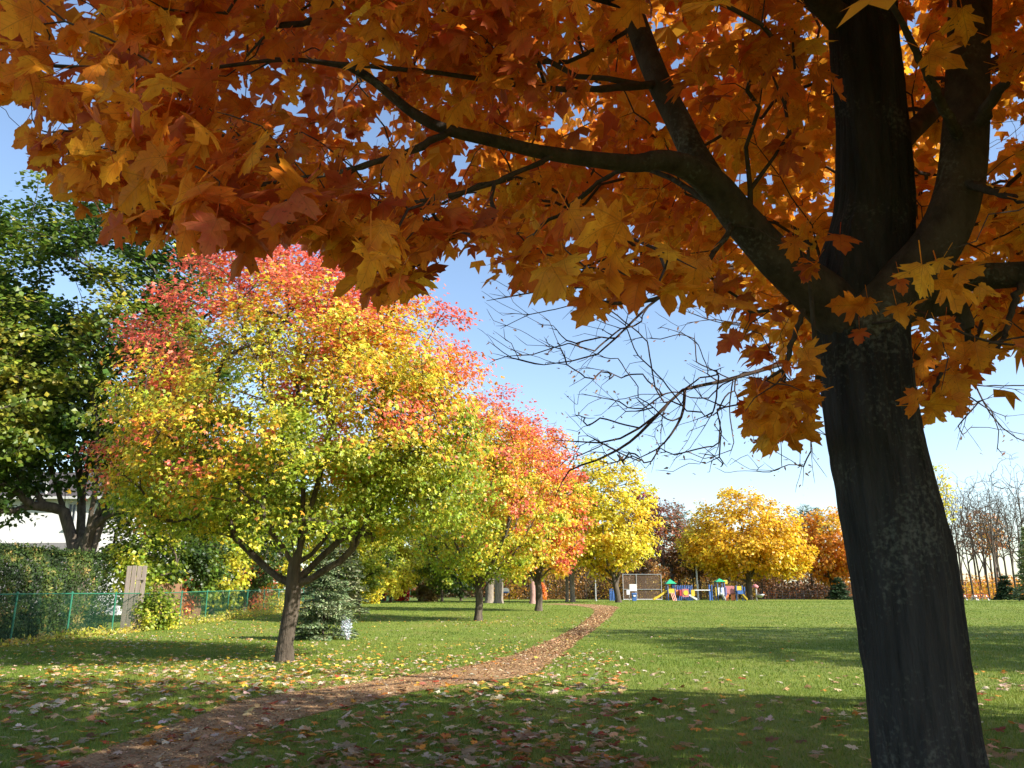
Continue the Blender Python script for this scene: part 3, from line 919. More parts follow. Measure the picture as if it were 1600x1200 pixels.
branch_rows = [
    [(705,205,2.7,12),(630,240,2.6,11),(575,255,2.55,9),(520,272,2.5,7),(400,288,2.45,5),(340,298,2.4,5),(265,292,2.4,4),(150,290,2.35,3)],
    [(1030,130,3.3,14),(900,140,2.9,9),(790,128,2.6,8),(700,116,2.55,7),(610,108,2.5,7),(510,97,2.5,6),(435,92,2.48,6),(350,104,2.45,5),(225,111,2.4,4),(100,106,2.4,4),(15,95,2.4,3)],
    [(870,242,2.8,9),(760,290,2.7,7),(655,315,2.6,6),(600,332,2.55,5),(480,345,2.5,4)],
    [(985,10,3.5,14),(800,-40,3.0,12),(600,-60,2.7,10),(470,43,2.5,9),(400,2,2.45,8),(330,-40,2.4,6)],
    [(1155,340,3.2,9),(1085,430,3.0,8),(1010,470,2.9,6),(900,470,2.7,5)],
    [(1270,450,3.3,9),(1230,560,3.3,7),(1215,650,3.35,5)],
    [(1500,478,3.5,10),(1512,540,3.55,9),(1470,585,3.6,6),(1450,640,3.65,4)],
    [(1600,428,3.25,12),(1570,520,3.2,8),(1545,560,3.2,5)],
    [(1506,225,3.14,26),(1555,150,2.95,18),(1620,70,2.7,13),(1700,0,2.5,9)],
    [(1500,285,3.1,16),(1555,300,2.85,11),(1640,325,2.65,7)],
    [(1505,230,3.13,20),(1450,120,2.8,13),(1400,20,2.6,9),(1330,-60,2.5,7)],
    [(1150,335,3.2,10),(990,262,3.5,7),(880,330,3.9,6),(800,390,4.2,4)],
]
for rows in limb_rows:
    P, r = traced(rows)
    link('limb', bark_tube(P, r, 70, 30, 0.018, 11.3 + len(rows)), M_BARK_LIMB, maple)
def attach(P, r, n):
    S = spline(np.column_stack([P, r]), n)
    k = int(np.argmin([np.linalg.norm(S[0, :3] - q) for q in skel_P]))
    for s in S[0:]:
        skel_P.append(s[:3]); skel_r.append(s[3]); skel_par.append(k); k = len(skel_P) - 1
for rows in limb_rows: attach(*traced(rows), 22)
n_fixed = len(skel_P)
for rows in branch_rows:
    P, r = traced(rows)
    S = spline(np.column_stack([P, r]), 26)
    mb = MB(); mb.tube(S[:, :3] + rng.normal(0, 0.004, (26, 3)), np.maximum(S[:, 3], 0.002), 8)
    mb.build('branch', M_BARK_LIMB, maple, smooth_shade=True)
    attach(P, r, 18)
P, r = traced([(1262,375,3.05,4),(1264,420,3.05,6),(1268,470,3.05,7),(1274,540,3.06,8),(1279,592,3.06,9)])
mb = MB(); mb.tube(P, r, 7); tw = mb.build('hanging_twig', M_BARK_LIMB, maple, smooth_shade=True)

CANOPY = np.array([(-150,-150),(1750,-150),(1750,600),(1600,590),(1560,572),(1530,580),(1500,640),(1440,668),(1415,560),(1300,560),(1292,655),(1232,700),(1192,714),
                   (1160,640),(1170,560),(1080,470),(1040,475),(930,505),(870,470),(790,440),(760,388),(720,410),(672,398),(655,480),(600,490),(565,430),
                   (480,385),(400,392),(380,440),(370,395),(300,398),(200,385),(140,350),(70,280),(30,195),(-60,185)], float)
def in_poly(x, y, Q=CANOPY):
    c = np.zeros(len(x), bool); j = len(Q) - 1
    for i in range(len(Q)):
        a, b = Q[i], Q[j]
        t = ((a[1] > y) != (b[1] > y)) & (x < (b[0] - a[0]) * (y - a[1]) / (b[1] - a[1] + 1e-12) + a[0])
        c ^= t; j = i
    return c
open_lines = [np.array([(r_[0], r_[1]) for r_ in rows]) for rows in limb_rows[:5]] + [np.array([(r_[0], r_[1]) for r_ in tr_rows])]
def near_limb(x, y, margin):
    best = np.full(len(x), 1e9)
    for L in open_lines:
        for a, b in zip(L[:-1], L[1:]):
            ab = b - a; t = np.clip(((x - a[0]) * ab[0] + (y - a[1]) * ab[1]) / (ab @ ab), 0, 1)
            best = np.minimum(best, np.hypot(x - a[0] - t * ab[0], y - a[1] - t * ab[1]))
    return best < margin

def canopy_targets(n, y_lo, y_hi, avoid, margin_px=22):
    out = []
    while len(out) < n:
        x = rng.uniform(-140, 1740, 400); y = rng.uniform(-140, 715, 400)
        ok = in_poly(x, y) & in_poly(x, y + margin_px) & in_poly(x - margin_px, y) & in_poly(x + margin_px, y)
        x, y = x[ok], y[ok]
        lim = near_limb(x, y, 100)
        for a, b, l in zip(x, y, lim):
            Y = rng.uniform(y_lo, y_hi)
            if a > 1150: Y += 0.5 * avoid
            if avoid and l and rng.random() < 0.96: continue
            if not avoid and l and Y < 3.7: Y += 0.9
            if a < 170 and b < 190 and rng.random() < 0.55: continue
            out.append(at(a, b, Y))
    return np.array(out[:n])
tg_near = canopy_targets(265, 1.75, 2.75, 1)
tg_mid = canopy_targets(245, 3.0, 4.3, 0)
tg_back = canopy_targets(120, 4.3, 6.6, 0)
# sprays along the lower edge, so that whole leaves hang against the sky
edge = []
Q = CANOPY[3:-1]
for a, b in zip(Q[:-1], Q[1:]):
    L = np.hypot(*(b - a))
    for s in range(max(1, int(L / 26))):
        q = a + (b - a) * rng.random()
        if 1290 < q[0] < 1420: continue
        edge.append(at(q[0] + rng.normal(0, 8), q[1] - rng.uniform(30, 75), rng.uniform(1.9, 2.9) + (0.7 if q[0] > 1020 else 0) + (1.0 if q[0] > 1220 else 0)))
tg_edge = np.array(edge)
tg_up = sample_lobes(rng, [((2.1, 4.6, 6.6), (5.6, 6.4, 5.2), 0.75)], 3200, 0.3)
ux, uy, ud = project(tg_up)
hidden = (ud < 0.3) | (ux < -160) | (ux > 1760) | (uy < -160) | (in_poly(ux, uy) & in_poly(ux, uy + 70) & in_poly(ux - 60, uy) & in_poly(ux + 60, uy) & (ud > 5.5) & (rng.random(len(ux)) < 0.5))
tg_up = tg_up[hidden & (tg_up[:, 2] > 2.9) & (np.linalg.norm(tg_up - CAM, axis=1) > 1.8)]
targets = np.vstack([tg_near, tg_edge, tg_mid, tg_back, tg_up])
kind_id = np.repeat([0, 1, 2, 3, 4], [len(tg_near), len(tg_edge), len(tg_mid), len(tg_back), len(tg_up)])
P0 = np.array(skel_P)
P, par, order, tips = grow(rng, P0, skel_par, targets, step=0.16, bend=0.3, up=0.35, start=12, kink=0.14)
cnt = np.zeros(len(P)); has = np.zeros(len(P), bool); has[par[par >= 0]] = True; cnt[~has] = 1
for i in range(len(P) - 1, 0, -1): cnt[par[i]] += cnt[i]
rr = 0.0022 * cnt ** 0.5
rr[:len(P0)] = np.maximum(0.002, np.array(skel_r) * 0.9)
rr = np.minimum(rr, 0.013 + (np.arange(len(P)) < len(P0)) * 1.0)
fixed = np.arange(len(P)) < len(P0)
V, F = skeleton_tubes(P, par, rr, cnt, lambda q: 5 if q > 0.006 else 4, skip=fixed)
# chains that begin on a limb start inside it; drop the fixed stretch of any mixed chain by keeping only thin rings
link('twig', make_mesh('twig', V, F, smooth_shade=True), M_TWIG, maple)['kind'] = 'stuff'

# leaves of each spray
TEMPL = [maple_template(rng, rng.uniform(-0.1, 0.48)) for _ in range(12)]
MAPLE_COL = [(0.72, 0.235, 0.022), (0.76, 0.31, 0.025), (0.66, 0.17, 0.022), (0.74, 0.28, 0.022), (0.80, 0.40, 0.035), (0.58, 0.125, 0.022), (0.50, 0.12, 0.04)]
per = np.array([6, 5, 6, 7, 18])[kind_id]
lt = np.repeat(np.arange(len(targets)), per)
n = len(lt)
lk = kind_id[lt]
off = norm(rng.normal(size=(n, 3))) * rng.uniform(0.03, 0.17, n)[:, None]
off[:, 2] -= 0.05
off *= np.where(lk == 4, 2.6, 1.0)[:, None]
lp = targets[lt] + off
centre = np.array([1.8, 3.4, 5.0])
outw = norm((lp - centre) * [1, 1, 0.2])
nrm = norm(np.array([0, 0, 0.75]) + outw * 0.55 + rng.normal(0, 0.50, (n, 3)))
tip = norm(outw * 0.5 + np.array([0, 0, -0.75]) + rng.normal(0, 0.45, (n, 3)))
size = np.array([0.104, 0.105, 0.10, 0.105, 0.16])[lk] * rng.uniform(0.62, 1.38, n)
# redder leaves along the lower left skirt, golden ones near the trunk: the tree turns from the outside in
tt = vnoise(lp, 1.1, 9) * 0.6 + vnoise(lp, 3.5, 10) * 0.4 + rng.normal(0, 0.16, n) + 0.085 * (lp[:, 0] + 0.2)
cid = np.digitize(tt, [0.22, 0.33, 0.44, 0.55, 0.66, 0.80])
cid = np.array([6, 5, 2, 0, 3, 1, 4])[cid]
lx, ly, ld = project(lp + np.column_stack([np.zeros(n), np.zeros(n), -size * 0.5]))
# keep whole leaves inside the outline of the crown
inside = in_poly(lx, ly) | (lk == 4)
vis = inside & (lk != 4) & (lx > -20) & (lx < 1620) & (ly > -20) & (ly < 720)
faces = np.abs(np.sum(norm(nrm) * norm(lp - CAM), 1))
score = np.where(vis, size / np.maximum(ld, 0.5) * (0.4 + faces), 0)
big = np.argsort(-score)[:300]
isbig = np.zeros(n, bool); isbig[big] = True
col = np.clip(np.array(MAPLE_COL)[cid] * (1 + rng.normal(0, 0.12, (n, 1))), 0.01, 0.9)
minv = Matrix.Translation(maple.location).inverted()
cache = {}
for i in big:
    k = (int(rng.integers(0, 12)), int(cid[i]))
    if k not in cache:
        V_, F_, U_ = TEMPL[k[0]]
        me = make_mesh('leaf', V_, F_, np.tile(np.clip(np.array(MAPLE_COL[k[1]]) * rng.uniform(0.88, 1.15), 0, 0.9), (len(F_), 1)), U_)
        me.materials.append(M_MAPLE); cache[k] = me
    o = bpy.data.objects.new('leaf', cache[k]); COL.objects.link(o)
    nn = Vector(norm(nrm[i])); yy = Vector(tip[i]); yy = (yy - nn * yy.dot(nn)).normalized(); xx = yy.cross(nn)
    m = Matrix((xx, yy, nn)).transposed().to_4x4()
    o.parent = maple; o.matrix_parent_inverse = minv
    o.matrix_basis = Matrix.Translation(Vector(lp[i])) @ m @ Matrix.Scale(float(size[i]), 4)
VV, FF, CC, UU, offn = [], [], [], [], 0
rest = np.where(inside & ~isbig & (lk != 4))[0]
for t in range(12):
    sel = rest[rest % 12 == t]
    TV, TF, TU = TEMPL[t]
    a, b, c = leaf_arrays(TV, TF, lp[sel], nrm[sel], tip[sel], size[sel], col[sel])
    VV.append(a); FF.append(b + offn); CC.append(c); UU.append(np.tile(TU, (len(sel), 1))); offn += len(a)
link('foliage', make_mesh('foliage', np.vstack(VV), np.vstack(FF), np.vstack(CC), np.vstack(UU)), M_MAPLE, maple)['kind'] = 'stuff'
up = np.where(lk == 4)[0]
link('crown', leaf_mesh('crown', T_STAR_V, T_STAR_F, lp[up], nrm[up], tip[up], size[up], col[up]), M_LEAF, maple)['kind'] = 'stuff'

# ------------------------------------------------------------------ trees of the park
def G(px, Y):
    """ground point at depth Y in the direction of column px"""
    x = (px - 800) / FOC * Y * (math.cos(PITCH) - 0.0) * 1.0
    # depth along the view axis for a ground point at distance Y
    z = float(gz(x, Y))
    dep = Y * math.cos(PITCH) + (z - EYE) * math.sin(PITCH)
    x = (px - 800) / FOC * dep
    return np.array([x, Y, float(gz(x, Y))])
def Zt(py, Y):
    return float(at(800, py, Y)[2])
def Xt(px, py, Y):
    return float(at(px, py, Y)[0])

AUTUMN = [(0.0, (0.28, 0.36, 0.03)), (0.20, LIME), (0.45, YELLOW), (0.58, GOLD), (0.68, ORANGE), (0.80, SALMON), (1.0, RED)]
# maple by the path: red on top and on the outside, yellow and green within
b1 = T1
def grad1(p):
    q = (p - np.array([b1[0], b1[1], 5.6])) / np.array([5.0, 5.0, 5.3])
    r = np.linalg.norm(q, axis=1)
    return -0.01 + 0.64 * np.clip(q[:, 2], -0.7, 1) + 0.6 * np.clip(r - 0.78, -0.4, 0.4) - 0.15 * q[:, 0]
LIMBS1 = [[at(a, b, T1[1] + c) for a, b, c in w] for w in (
    [(462, 905, 0), (468, 850, 0), (474, 780, 0.1), (470, 690, 0.2), (462, 560, 0.2), (455, 450, 0)],
    [(460, 890, 0), (440, 852, -0.2), (408, 812, -0.5), (365, 745, -0.9), (300, 650, -1.4)],
    [(456, 915, 0), (425, 895, 0.2), (390, 862, 0.7), (330, 800, 1.5), (250, 740, 2.2)],
    [(470, 885, 0), (505, 845, 0.1), (545, 795, 0.3), (590, 740, 0.6), (640, 650, 1.0)],
    [(462, 925, 0), (495, 898, -0.1), (538, 872, -0.3), (566, 832, -0.5), (590, 780, -0.8), (640, 700, -1.2), (690, 640, -1.6)],
    [(468, 905, 0.0), (500, 872, 0.15), (530, 845, 0.25), (548, 820, 0.4), (575, 770, 0.8), (600, 690, 1.5)],
    [(466, 870, 0), (478, 820, -0.4), (495, 760, -1.0), (520, 660, -1.8)],
    [(462, 880, 0), (450, 820, -0.6), (430, 750, -1.3), (400, 640, -2.2)])]
make_tree('maple_tree', 'round maple turning red over yellow beside the earth path', b1, 2.3, 0.195,
          [((b1[0], b1[1], 5.6), (4.6, 4.8, 5.2), 0.64), ((b1[0] - 0.1, b1[1], 9.0), (2.1, 2.2, 2.1)), ((b1[0] + 2.7, b1[1], 5.4), (2.1, 2.3, 2.3)), ((b1[0] + 2.3, b1[1], 7.5), (2.3, 2.4, 1.9)),
           ((b1[0] - 2.7, b1[1] - 0.6, 5.0), (1.9, 2.1, 1.8)), ((b1[0] - 2.7, b1[1], 3.9), (1.9, 2.2, 1.25)), ((b1[0] + 2.7, b1[1], 3.9), (2.1, 2.3, 1.25)), ((b1[0], b1[1] + 2.6, 4.0), (2.4, 1.8, 1.4))],
          860, 112, 0.098, colour_mix(AUTUMN, 0.6, 2, grad1, gain=2.3, leafvar=0.17), 41, keep=lambda t: ~((np.hypot(t[:, 0] - b1[0], t[:, 1] - b1[1]) < 1.9) & (t[:, 2] < 4.4)), traced_limbs=LIMBS1, template='star', spread=0.78, flat=0.55, fork=0.62, inner=0.42, up=0.5, r_tip=0.008, lean=(0.1, 0))
# second maple
b2 = T2
def grad2(p):
    q = (p - np.array([b2[0] + 0.6, b2[1], 7.0])) / np.array([4.4, 4.4, 6.0])
    return -0.02 + 0.58 * np.clip(q[:, 2], -1, 1) + 0.20 * np.clip(q[:, 0], -1, 1) + 0.2 * (np.linalg.norm(q, axis=1) - 0.8)
make_tree('maple_tree', 'pink topped maple standing further along the row on the lawn', b2, 2.2, 0.2,
          [((b2[0] + 0.3, b2[1], 6.4), (4.3, 4.3, 5.2), 0.86), ((b2[0] + 0.9, b2[1], 10.2), (2.2, 2.2, 2.7))], 480, 74, 0.16,
          colour_mix(AUTUMN, 0.6, 5, grad2, leafvar=0.15), 42, limbs=8, spread=0.8, flat=0.6, fork=0.6, up=0.5, r_tip=0.01)
# third maple of the row
b3 = G(842, 58)
def grad3(p): return 0.12 + 0.05 * (p[:, 2] - 7)
make_tree('maple_tree', 'red and orange maple at the upper end of the row', b3, 2.6, 0.24,
          [((b3[0], b3[1], 7.9), (3.6, 3.6, 6.4), 0.9)], 320, 60, 0.22, colour_mix(AUTUMN, 0.5, 6, grad3), 43, limbs=7, spread=0.85, fork=0.6, up=0.5)
# tall green maple beyond the hedge
bg = G(112, 37)
lob = [((bg[0] - 1.0, bg[1], 14.5), (6.4, 5.5, 8.0), 1.06), ((bg[0] - 4.5, bg[1] - 3.5, 9.5), (4.2, 3.2, 4.6), 0.7), ((bg[0] + 2.6, bg[1] - 1, 11.5), (3.6, 4, 5.0), 0.9), ((bg[0] - 8, bg[1] + 2, 13), (6, 5, 6), 0.8), ((bg[0] - 4.6, bg[1] - 1.5, 6.0), (2.6, 2.4, 1.7), 0.9), ((bg[0] + 2.6, bg[1] - 0.5, 6.6), (1.8, 1.8, 1.6), 0.9)]
make_tree('maple_tree', 'tall dark green maple with forked trunk behind the cedar hedge', bg, 4.0, 0.44, lob, 900, 84, 0.25,
          colour_mix([(0, (0.03, 0.06, 0.012)), (0.5, (0.07, 0.125, 0.016)), (0.8, (0.18, 0.23, 0.026)), (1.0, (0.42, 0.38, 0.05))], 0.25, 8, lambda p: -0.08 + 0.45 * np.exp(-np.sum(((p - np.array([bg[0] - 4.5, bg[1] - 3.5, 10.0])) / 4.0) ** 2, 1))), 44, limbs=7, tilt=(12, 50), spread=1.15, flat=0.5, fork=0.35, up=0.4, inner=0.5)
# yellow tree on the crest
by = G(966, 84)
make_tree('yellow_tree', 'lemon yellow tree with a dark leaning trunk on the lawn crest', by, 3.2, 0.30,
          [((by[0] - 1.2, by[1], 8.8), (5.6, 5.0, 7.2), 0.78)], 330, 46, 0.34, colour_mix([(0, LIME), (0.3, (0.70, 0.57, 0.05)), (0.7, YELLOW), (1, GOLD)], 0.35, 9), 45, limbs=8, spread=1.15, fork=0.5, lean=(-0.5, 0), up=0.5)
# big golden tree behind the playground
bo = G(1172, 112)
make_tree('golden_tree', 'broad golden yellow tree behind the playground', bo, 3.6, 0.42,
          [((bo[0] - 0.5, bo[1], 8.6), (8.4, 7.5, 7.2), 0.68), ((bo[0] + 4.5, bo[1] - 1, 6.8), (4.2, 4, 4.4)), ((bo[0] - 5, bo[1], 7.5), (4, 4, 4.6))], 520, 46, 0.42,
          colour_mix([(0, (0.60, 0.36, 0.025)), (0.4, GOLD), (0.8, (0.80, 0.53, 0.03)), (1, YELLOW)], 0.22, 12), 46, limbs=9, tilt=(20, 66), spread=1.4, fork=0.5, up=0.4)
bo2 = G(1303, 122)
make_tree('orange_tree', 'smaller orange gold tree next to the broad golden tree', bo2, 3.4, 0.28,
          [((bo2[0], bo2[1], 7.8), (5.2, 4.6, 6.2), 0.75)], 260, 40, 0.44, colour_mix([(0, LIME), (0.3, GOLD), (0.7, ORANGE), (1, (0.62, 0.3, 0.03))], 0.25, 13), 47, limbs=7, spread=1.3, fork=0.5)
br = G(1008, 128)
make_tree('maroon_tree', 'maroon red tree behind the lemon yellow tree', br, 5.0, 0.3,
          [((br[0] - 1, br[1], 12.0), (4.4, 4, 7.0), 0.8)], 230, 30, 0.42, colour_mix([(0, (0.13, 0.03, 0.03)), (0.5, (0.26, 0.045, 0.04)), (1, (0.36, 0.10, 0.06))], 0.3, 14), 48, spread=1.2, bark=M_TWIG_GREY)
br2 = G(1052, 124)
make_tree('sparse_tree', 'thin grey brown half bare tree behind the ball backstop', br2, 5.0, 0.26,
          [((br2[0] - 0.5, br2[1], 10.2), (4.2, 4, 5.8), 0.8)], 330, 9, 0.34, colour_mix([(0, (0.16, 0.09, 0.06)), (0.6, (0.30, 0.13, 0.07)), (1, RUST)], 0.3, 15), 49, spread=1.1, bark=M_TWIG_GREY, r_tip=0.03)
bt = G(832, 78)
make_tree('bare_tree', 'pale pinkish bare crown showing behind the pink topped maple', bt, 4.0, 0.26,
          [((bt[0] + 0.5, bt[1], 13.0), (4.2, 4, 6.3), 0.8)], 420, 0, 0.3, None, 50, bark=mat_bark('twig_pink', (0.25, 0.14, 0.12), (0.42, 0.26, 0.22), 8, 0.4, 0.3), r_tip=0.02)
for k, (px, Y, h, nm) in enumerate(((1062, 134, 15.5, 'scots pine rising behind the half bare tree'), (1272, 134, 15.6, 'dark pine top between the golden and orange trees'))):
    b = G(px, Y)
    make_tree('pine_tree', nm, b, h * 0.75, 0.3, [((b[0], b[1], h * 0.78), (2.8, 2.8, h * 0.26))], 120, 34, 0.5,
              colour_mix([(0, (0.03, 0.06, 0.02)), (1, (0.10, 0.15, 0.05))], 0.4, 16 + k), 51 + k, spread=0.9, flat=0.35, template='needle', leaf_mat=M_NEEDLE)

# bare tree standing right behind the big maple, its twigs reach out over the lawn
bb = at(1442, 1097, 12.0); bb[2] = float(gz(bb[0], bb[1]))
rngb = np.random.default_rng(77)
def px_targets(rows):
    out = []
    for (x0, x1, y0, y1, Y0, Y1, n) in rows:
        for _ in range(n): out.append(at(rngb.uniform(x0, x1), rngb.uniform(y0, y1), rngb.uniform(Y0, Y1)))
    return out
root = empty('bare_tree', bb)
tag(root, 'nearly leafless tree reaching thin twigs out from behind the big maple trunk', 'tree')
zt = np.linspace(0, 1, 22)
top = np.array([bb[0] + 0.3, bb[1] + 0.2, 9.5])
tr_ = bb + (top - bb) * zt[:, None]; tr_[0, 2] -= 0.05
PP = [p for p in tr_]; pr = [-1] + list(range(21))
CH = []
def add_chain(rows, n=16):
    S = spline([at(a, b, c) for a, b, c in rows], n)
    k = int(np.argmin([np.linalg.norm(S[0] - q) for q in PP]))
    CH.append((len(PP), len(PP) + n))
    for s in S: PP.append(s); pr.append(k); k = len(PP) - 1
add_chain([(1420,506,11.9),(1330,536,11.6),(1225,568,11.2),(1130,595,10.9),(1065,610,10.7),(1040,635,10.6),(1005,665,10.5),(955,690,10.4),(905,690,10.3),(868,688,10.2)], 22)
add_chain([(1400,330,12),(1250,400,11.3),(1110,420,10.8),(1030,465,10.5),(975,515,10.3),(930,555,10.2),(850,570,10.1)], 20)
add_chain([(1040,635,10.6),(985,690,10.4),(930,720,10.2),(890,735,10.1),(868,775,10.0)], 12)
add_chain([(1070,608,10.7),(1065,650,10.6),(1035,695,10.5),(1000,715,10.4)], 10)
add_chain([(1425,480,12.1),(1500,560,12.0),(1550,650,11.8),(1600,690,11.6),(1680,710,11.4)], 14)
add_chain([(1390,300,12),(1480,180,12.5),(1600,60,13)], 14)
add_chain([(1250,400,11.3),(1000,445,10.8),(880,450,10.5),(760,470,10.3)], 16)
tg = np.array(px_targets([(880, 1180, 570, 740, 9.6, 11.4, 330), (740, 1000, 430, 570, 9.4, 10.8, 150), (1000, 1240, 440, 600, 10, 11.5, 80), (1180, 1300, 640, 770, 10.4, 11.6, 40),
                          (1480, 1700, 590, 720, 11, 12.6, 55), (1300, 1700, -100, 430, 11.5, 14, 90), (1000, 1300, -150, 380, 10, 13, 60)]))
P, par, order, tips = grow(rngb, np.array(PP), pr, tg, step=0.14, bend=0.06, up=0.0, start=10, kink=0.03, fwd=1.2)
r, cnt = skeleton_radii(P, par, 0.15, 0.0030, 0.62)
nc = len(PP)
r[22:nc] = np.clip(r[22:nc], 0.006, 0.05); r[nc:] = np.minimum(r[nc:], 0.011)
for a_, b_ in CH: r[a_:b_] = np.linspace(0.05 if b_ - a_ > 15 else 0.024, 0.007, b_ - a_)
r[:22] = np.linspace(0.18, 0.06, 22)
V, F = skeleton_tubes(P, par, r, cnt, lambda q: 8 if q > 0.05 else 4)
link('trunk', make_mesh('trunk', V, F, smooth_shade=True), M_TWIG, root)
n = 420
c = tg[rngb.integers(0, len(tg), n)] + rngb.normal(0, 0.06, (n, 3))
col = jitter(ramp(rngb.random(n), [(0, (0.35, 0.2, 0.14)), (1, (0.6, 0.35, 0.2))]), rngb)
o = link('crown', leaf_mesh('crown', T_NEED_V * [1.6, 1, 1], T_QUAD_F, c, rngb.normal(size=(n, 3)), rngb.normal(size=(n, 3)) + [0, 0, -0.8], rngb.uniform(0.04, 0.09, n), col), M_LEAF, root)
o['kind'] = 'stuff'

# trees beyond the edge of the picture that throw the long shadows on the lawn, and one added for the trunk
for k, (x, y, h, rr_, lab) in enumerate(((11.6, 4.2, 10.5, 4.6, 'orange maple off to the side shading the grass by the trunk'),
                                         (27.5, 21.5, 18.0, 7.2, 'large golden maple off to the side shading the middle lawn'),
                                         (26.0, 14.8, 15.0, 5.6, 'spreading golden maple off to the side streaking the lawn with shade'),
                                         (11.2, -1.2, 9.0, 3.6, 'small orange maple added off to the side to shade the big trunk'),  # unseen maple, added to keep the sun off the big trunk
                                         (39.0, 23.0, 18.0, 7.2, 'tall golden maple further off shading the open lawn'))):
    b = np.array([x, y, float(gz(x, y))])
    make_tree('shade_maple', lab, b, 3.0, 0.26, [((x, y, h * 0.58), (rr_, rr_, h * 0.42), 0.8)], 420, 40 if rr_ < 5 else 26, 0.25 if rr_ < 5 else 0.33, colour_mix([(0, LIME), (0.4, GOLD), (1, ORANGE)], 0.4, 30 + k), 60 + k, spread=1.0, fork=0.55)

# ------------------------------------------------------------------ woods along the far side
rngw = np.random.default_rng(90)
EARTH_STOPS = [(0, (0.07, 0.06, 0.025)), (0.4, (0.20, 0.10, 0.03)), (0.75, (0.42, 0.19, 0.03)), (1.0, GOLD)]
def wood_tree(name, label, b, h, w, leaves, stops, seed, group=None, bark=None, ncl=110, leaf=0.4, r=0.16, r_tip=0.018, crown_from=0.35):
    zc = h * (1 + crown_from) / 2
    return make_tree(name, label, b, h * 0.86, r, [((b[0], b[1], b[2] + zc), (w, w, h * (1 - crown_from) / 2), 1.0)], ncl, leaves, leaf,
                     colour_mix(stops, 0.3, seed) if leaves else None, seed, group=group, bark=bark, spread=1.0, r_tip=r_tip, up=0.7, fork=crown_from * 0.75, step=0.7, taper=0.12, limbs=5, tilt=(14, 38), lean=(0.06 * h * math.sin(seed), 0))
# right hand grove: bare trees
bare_label = 'tall bare grey tree in the grove behind the picnic table'
protoA = wood_tree('bare_tree', bare_label, G(1494, 118), 17.5, 3.2, 0, None, 101, 'bare trees of the grove', M_BARK, 330, r_tip=0.022)
protoB = wood_tree('bare_tree', bare_label, G(1560, 112), 18.5, 3.0, 0, None, 102, 'bare trees of the grove', M_BARK, 300, r_tip=0.022)
protoC = wood_tree('bare_tree', bare_label, G(1612, 108), 20.0, 4.0, 0, None, 103, 'bare trees of the grove', M_BARK, 330, r_tip=0.022)
for px, Y, sc, src in ((1478,124,0.95,protoB),(1508,126,1.0,protoC),(1522,120,0.85,protoA),(1536,128,0.9,protoC),(1547,122,0.8,protoB),(1578,126,0.95,protoA),
                       (1590,118,0.9,protoC),(1600,130,0.85,protoB),(1640,120,1.0,protoA),(1486,132,1.0,protoC),(1530,134,1.05,protoA),(1555,138,1.0,protoC),(1570,118,0.9,protoB),(1608,124,1.0,protoA),(1460,128,0.85,protoA)):
    copy_tree(src, G(px, Y), rngw.uniform(0, 6.28), sc)
for px, Y, h, st, lab in ((1482, 112, 20.0, [(0, LIME), (0.5, YELLOW), (1, GOLD)], 'tall yellow crowned tree rising behind the big maple trunk'),
                          (1545, 132, 15.0, [(0, BROWN), (0.5, RUST), (1, GOLD)], 'thin russet tree among the bare trees of the grove'),
                          (1566, 134, 14.0, [(0, BROWN), (0.5, ORANGE), (1, GOLD)], 'thin bronze tree in the middle of the bare grove')):
    wood_tree('thin_tree', lab, G(px, Y), h, 2.6, 9, st, 110 + px, None, M_TWIG_GREY, 90, 0.36, crown_from=0.45)
make_conifer('spruce_tree', 'pale green spruce at the end of the bare grove', G(1622, 92), 8.5, 2.2, 26, [(0, (0.22, 0.28, 0.10)), (1, (0.42, 0.44, 0.20))], 121, needle=0.4)
make_conifer('spruce_tree', 'small dark spruce under the bare trees by the picnic table', G(1574, 110), 3.4, 1.7, 12, [(0, (0.03, 0.06, 0.03)), (1, (0.06, 0.10, 0.04))], 122, needle=0.35)
make_conifer('spruce_tree', 'small dark evergreen at the wood edge under the orange tree', G(1312, 114), 3.2, 1.8, 12, [(0, (0.03, 0.06, 0.03)), (1, (0.06, 0.10, 0.04))], 123, needle=0.35)
# wood edge: slim trunks with rust and gold leaves
wl = 'slim forest tree with rust coloured leaves at the wood edge'
W1 = wood_tree('forest_tree', wl, G(850, 118), 13, 2.6, 14, EARTH_STOPS, 131, 'forest trees along the wood edge', None, 80, 0.42, crown_from=0.3)
W2 = wood_tree('forest_tree', wl, G(915, 125), 12, 2.4, 12, EARTH_STOPS, 132, 'forest trees along the wood edge', None, 80, 0.42, crown_from=0.4)
W3 = wood_tree('forest_tree', wl, G(1105, 135), 14, 3.0, 16, EARTH_STOPS, 133, 'forest trees along the wood edge', None, 90, 0.42, crown_from=0.35)
for j in range(46):
    px = rngw.uniform(770, 1345); Y = rngw.uniform(120, 165)
    copy_tree((W1, W2, W3)[j % 3], G(px, Y), rngw.uniform(0, 6.28), rngw.uniform(0.5, 0.8) if px > 980 else rngw.uniform(0.7, 1.05))
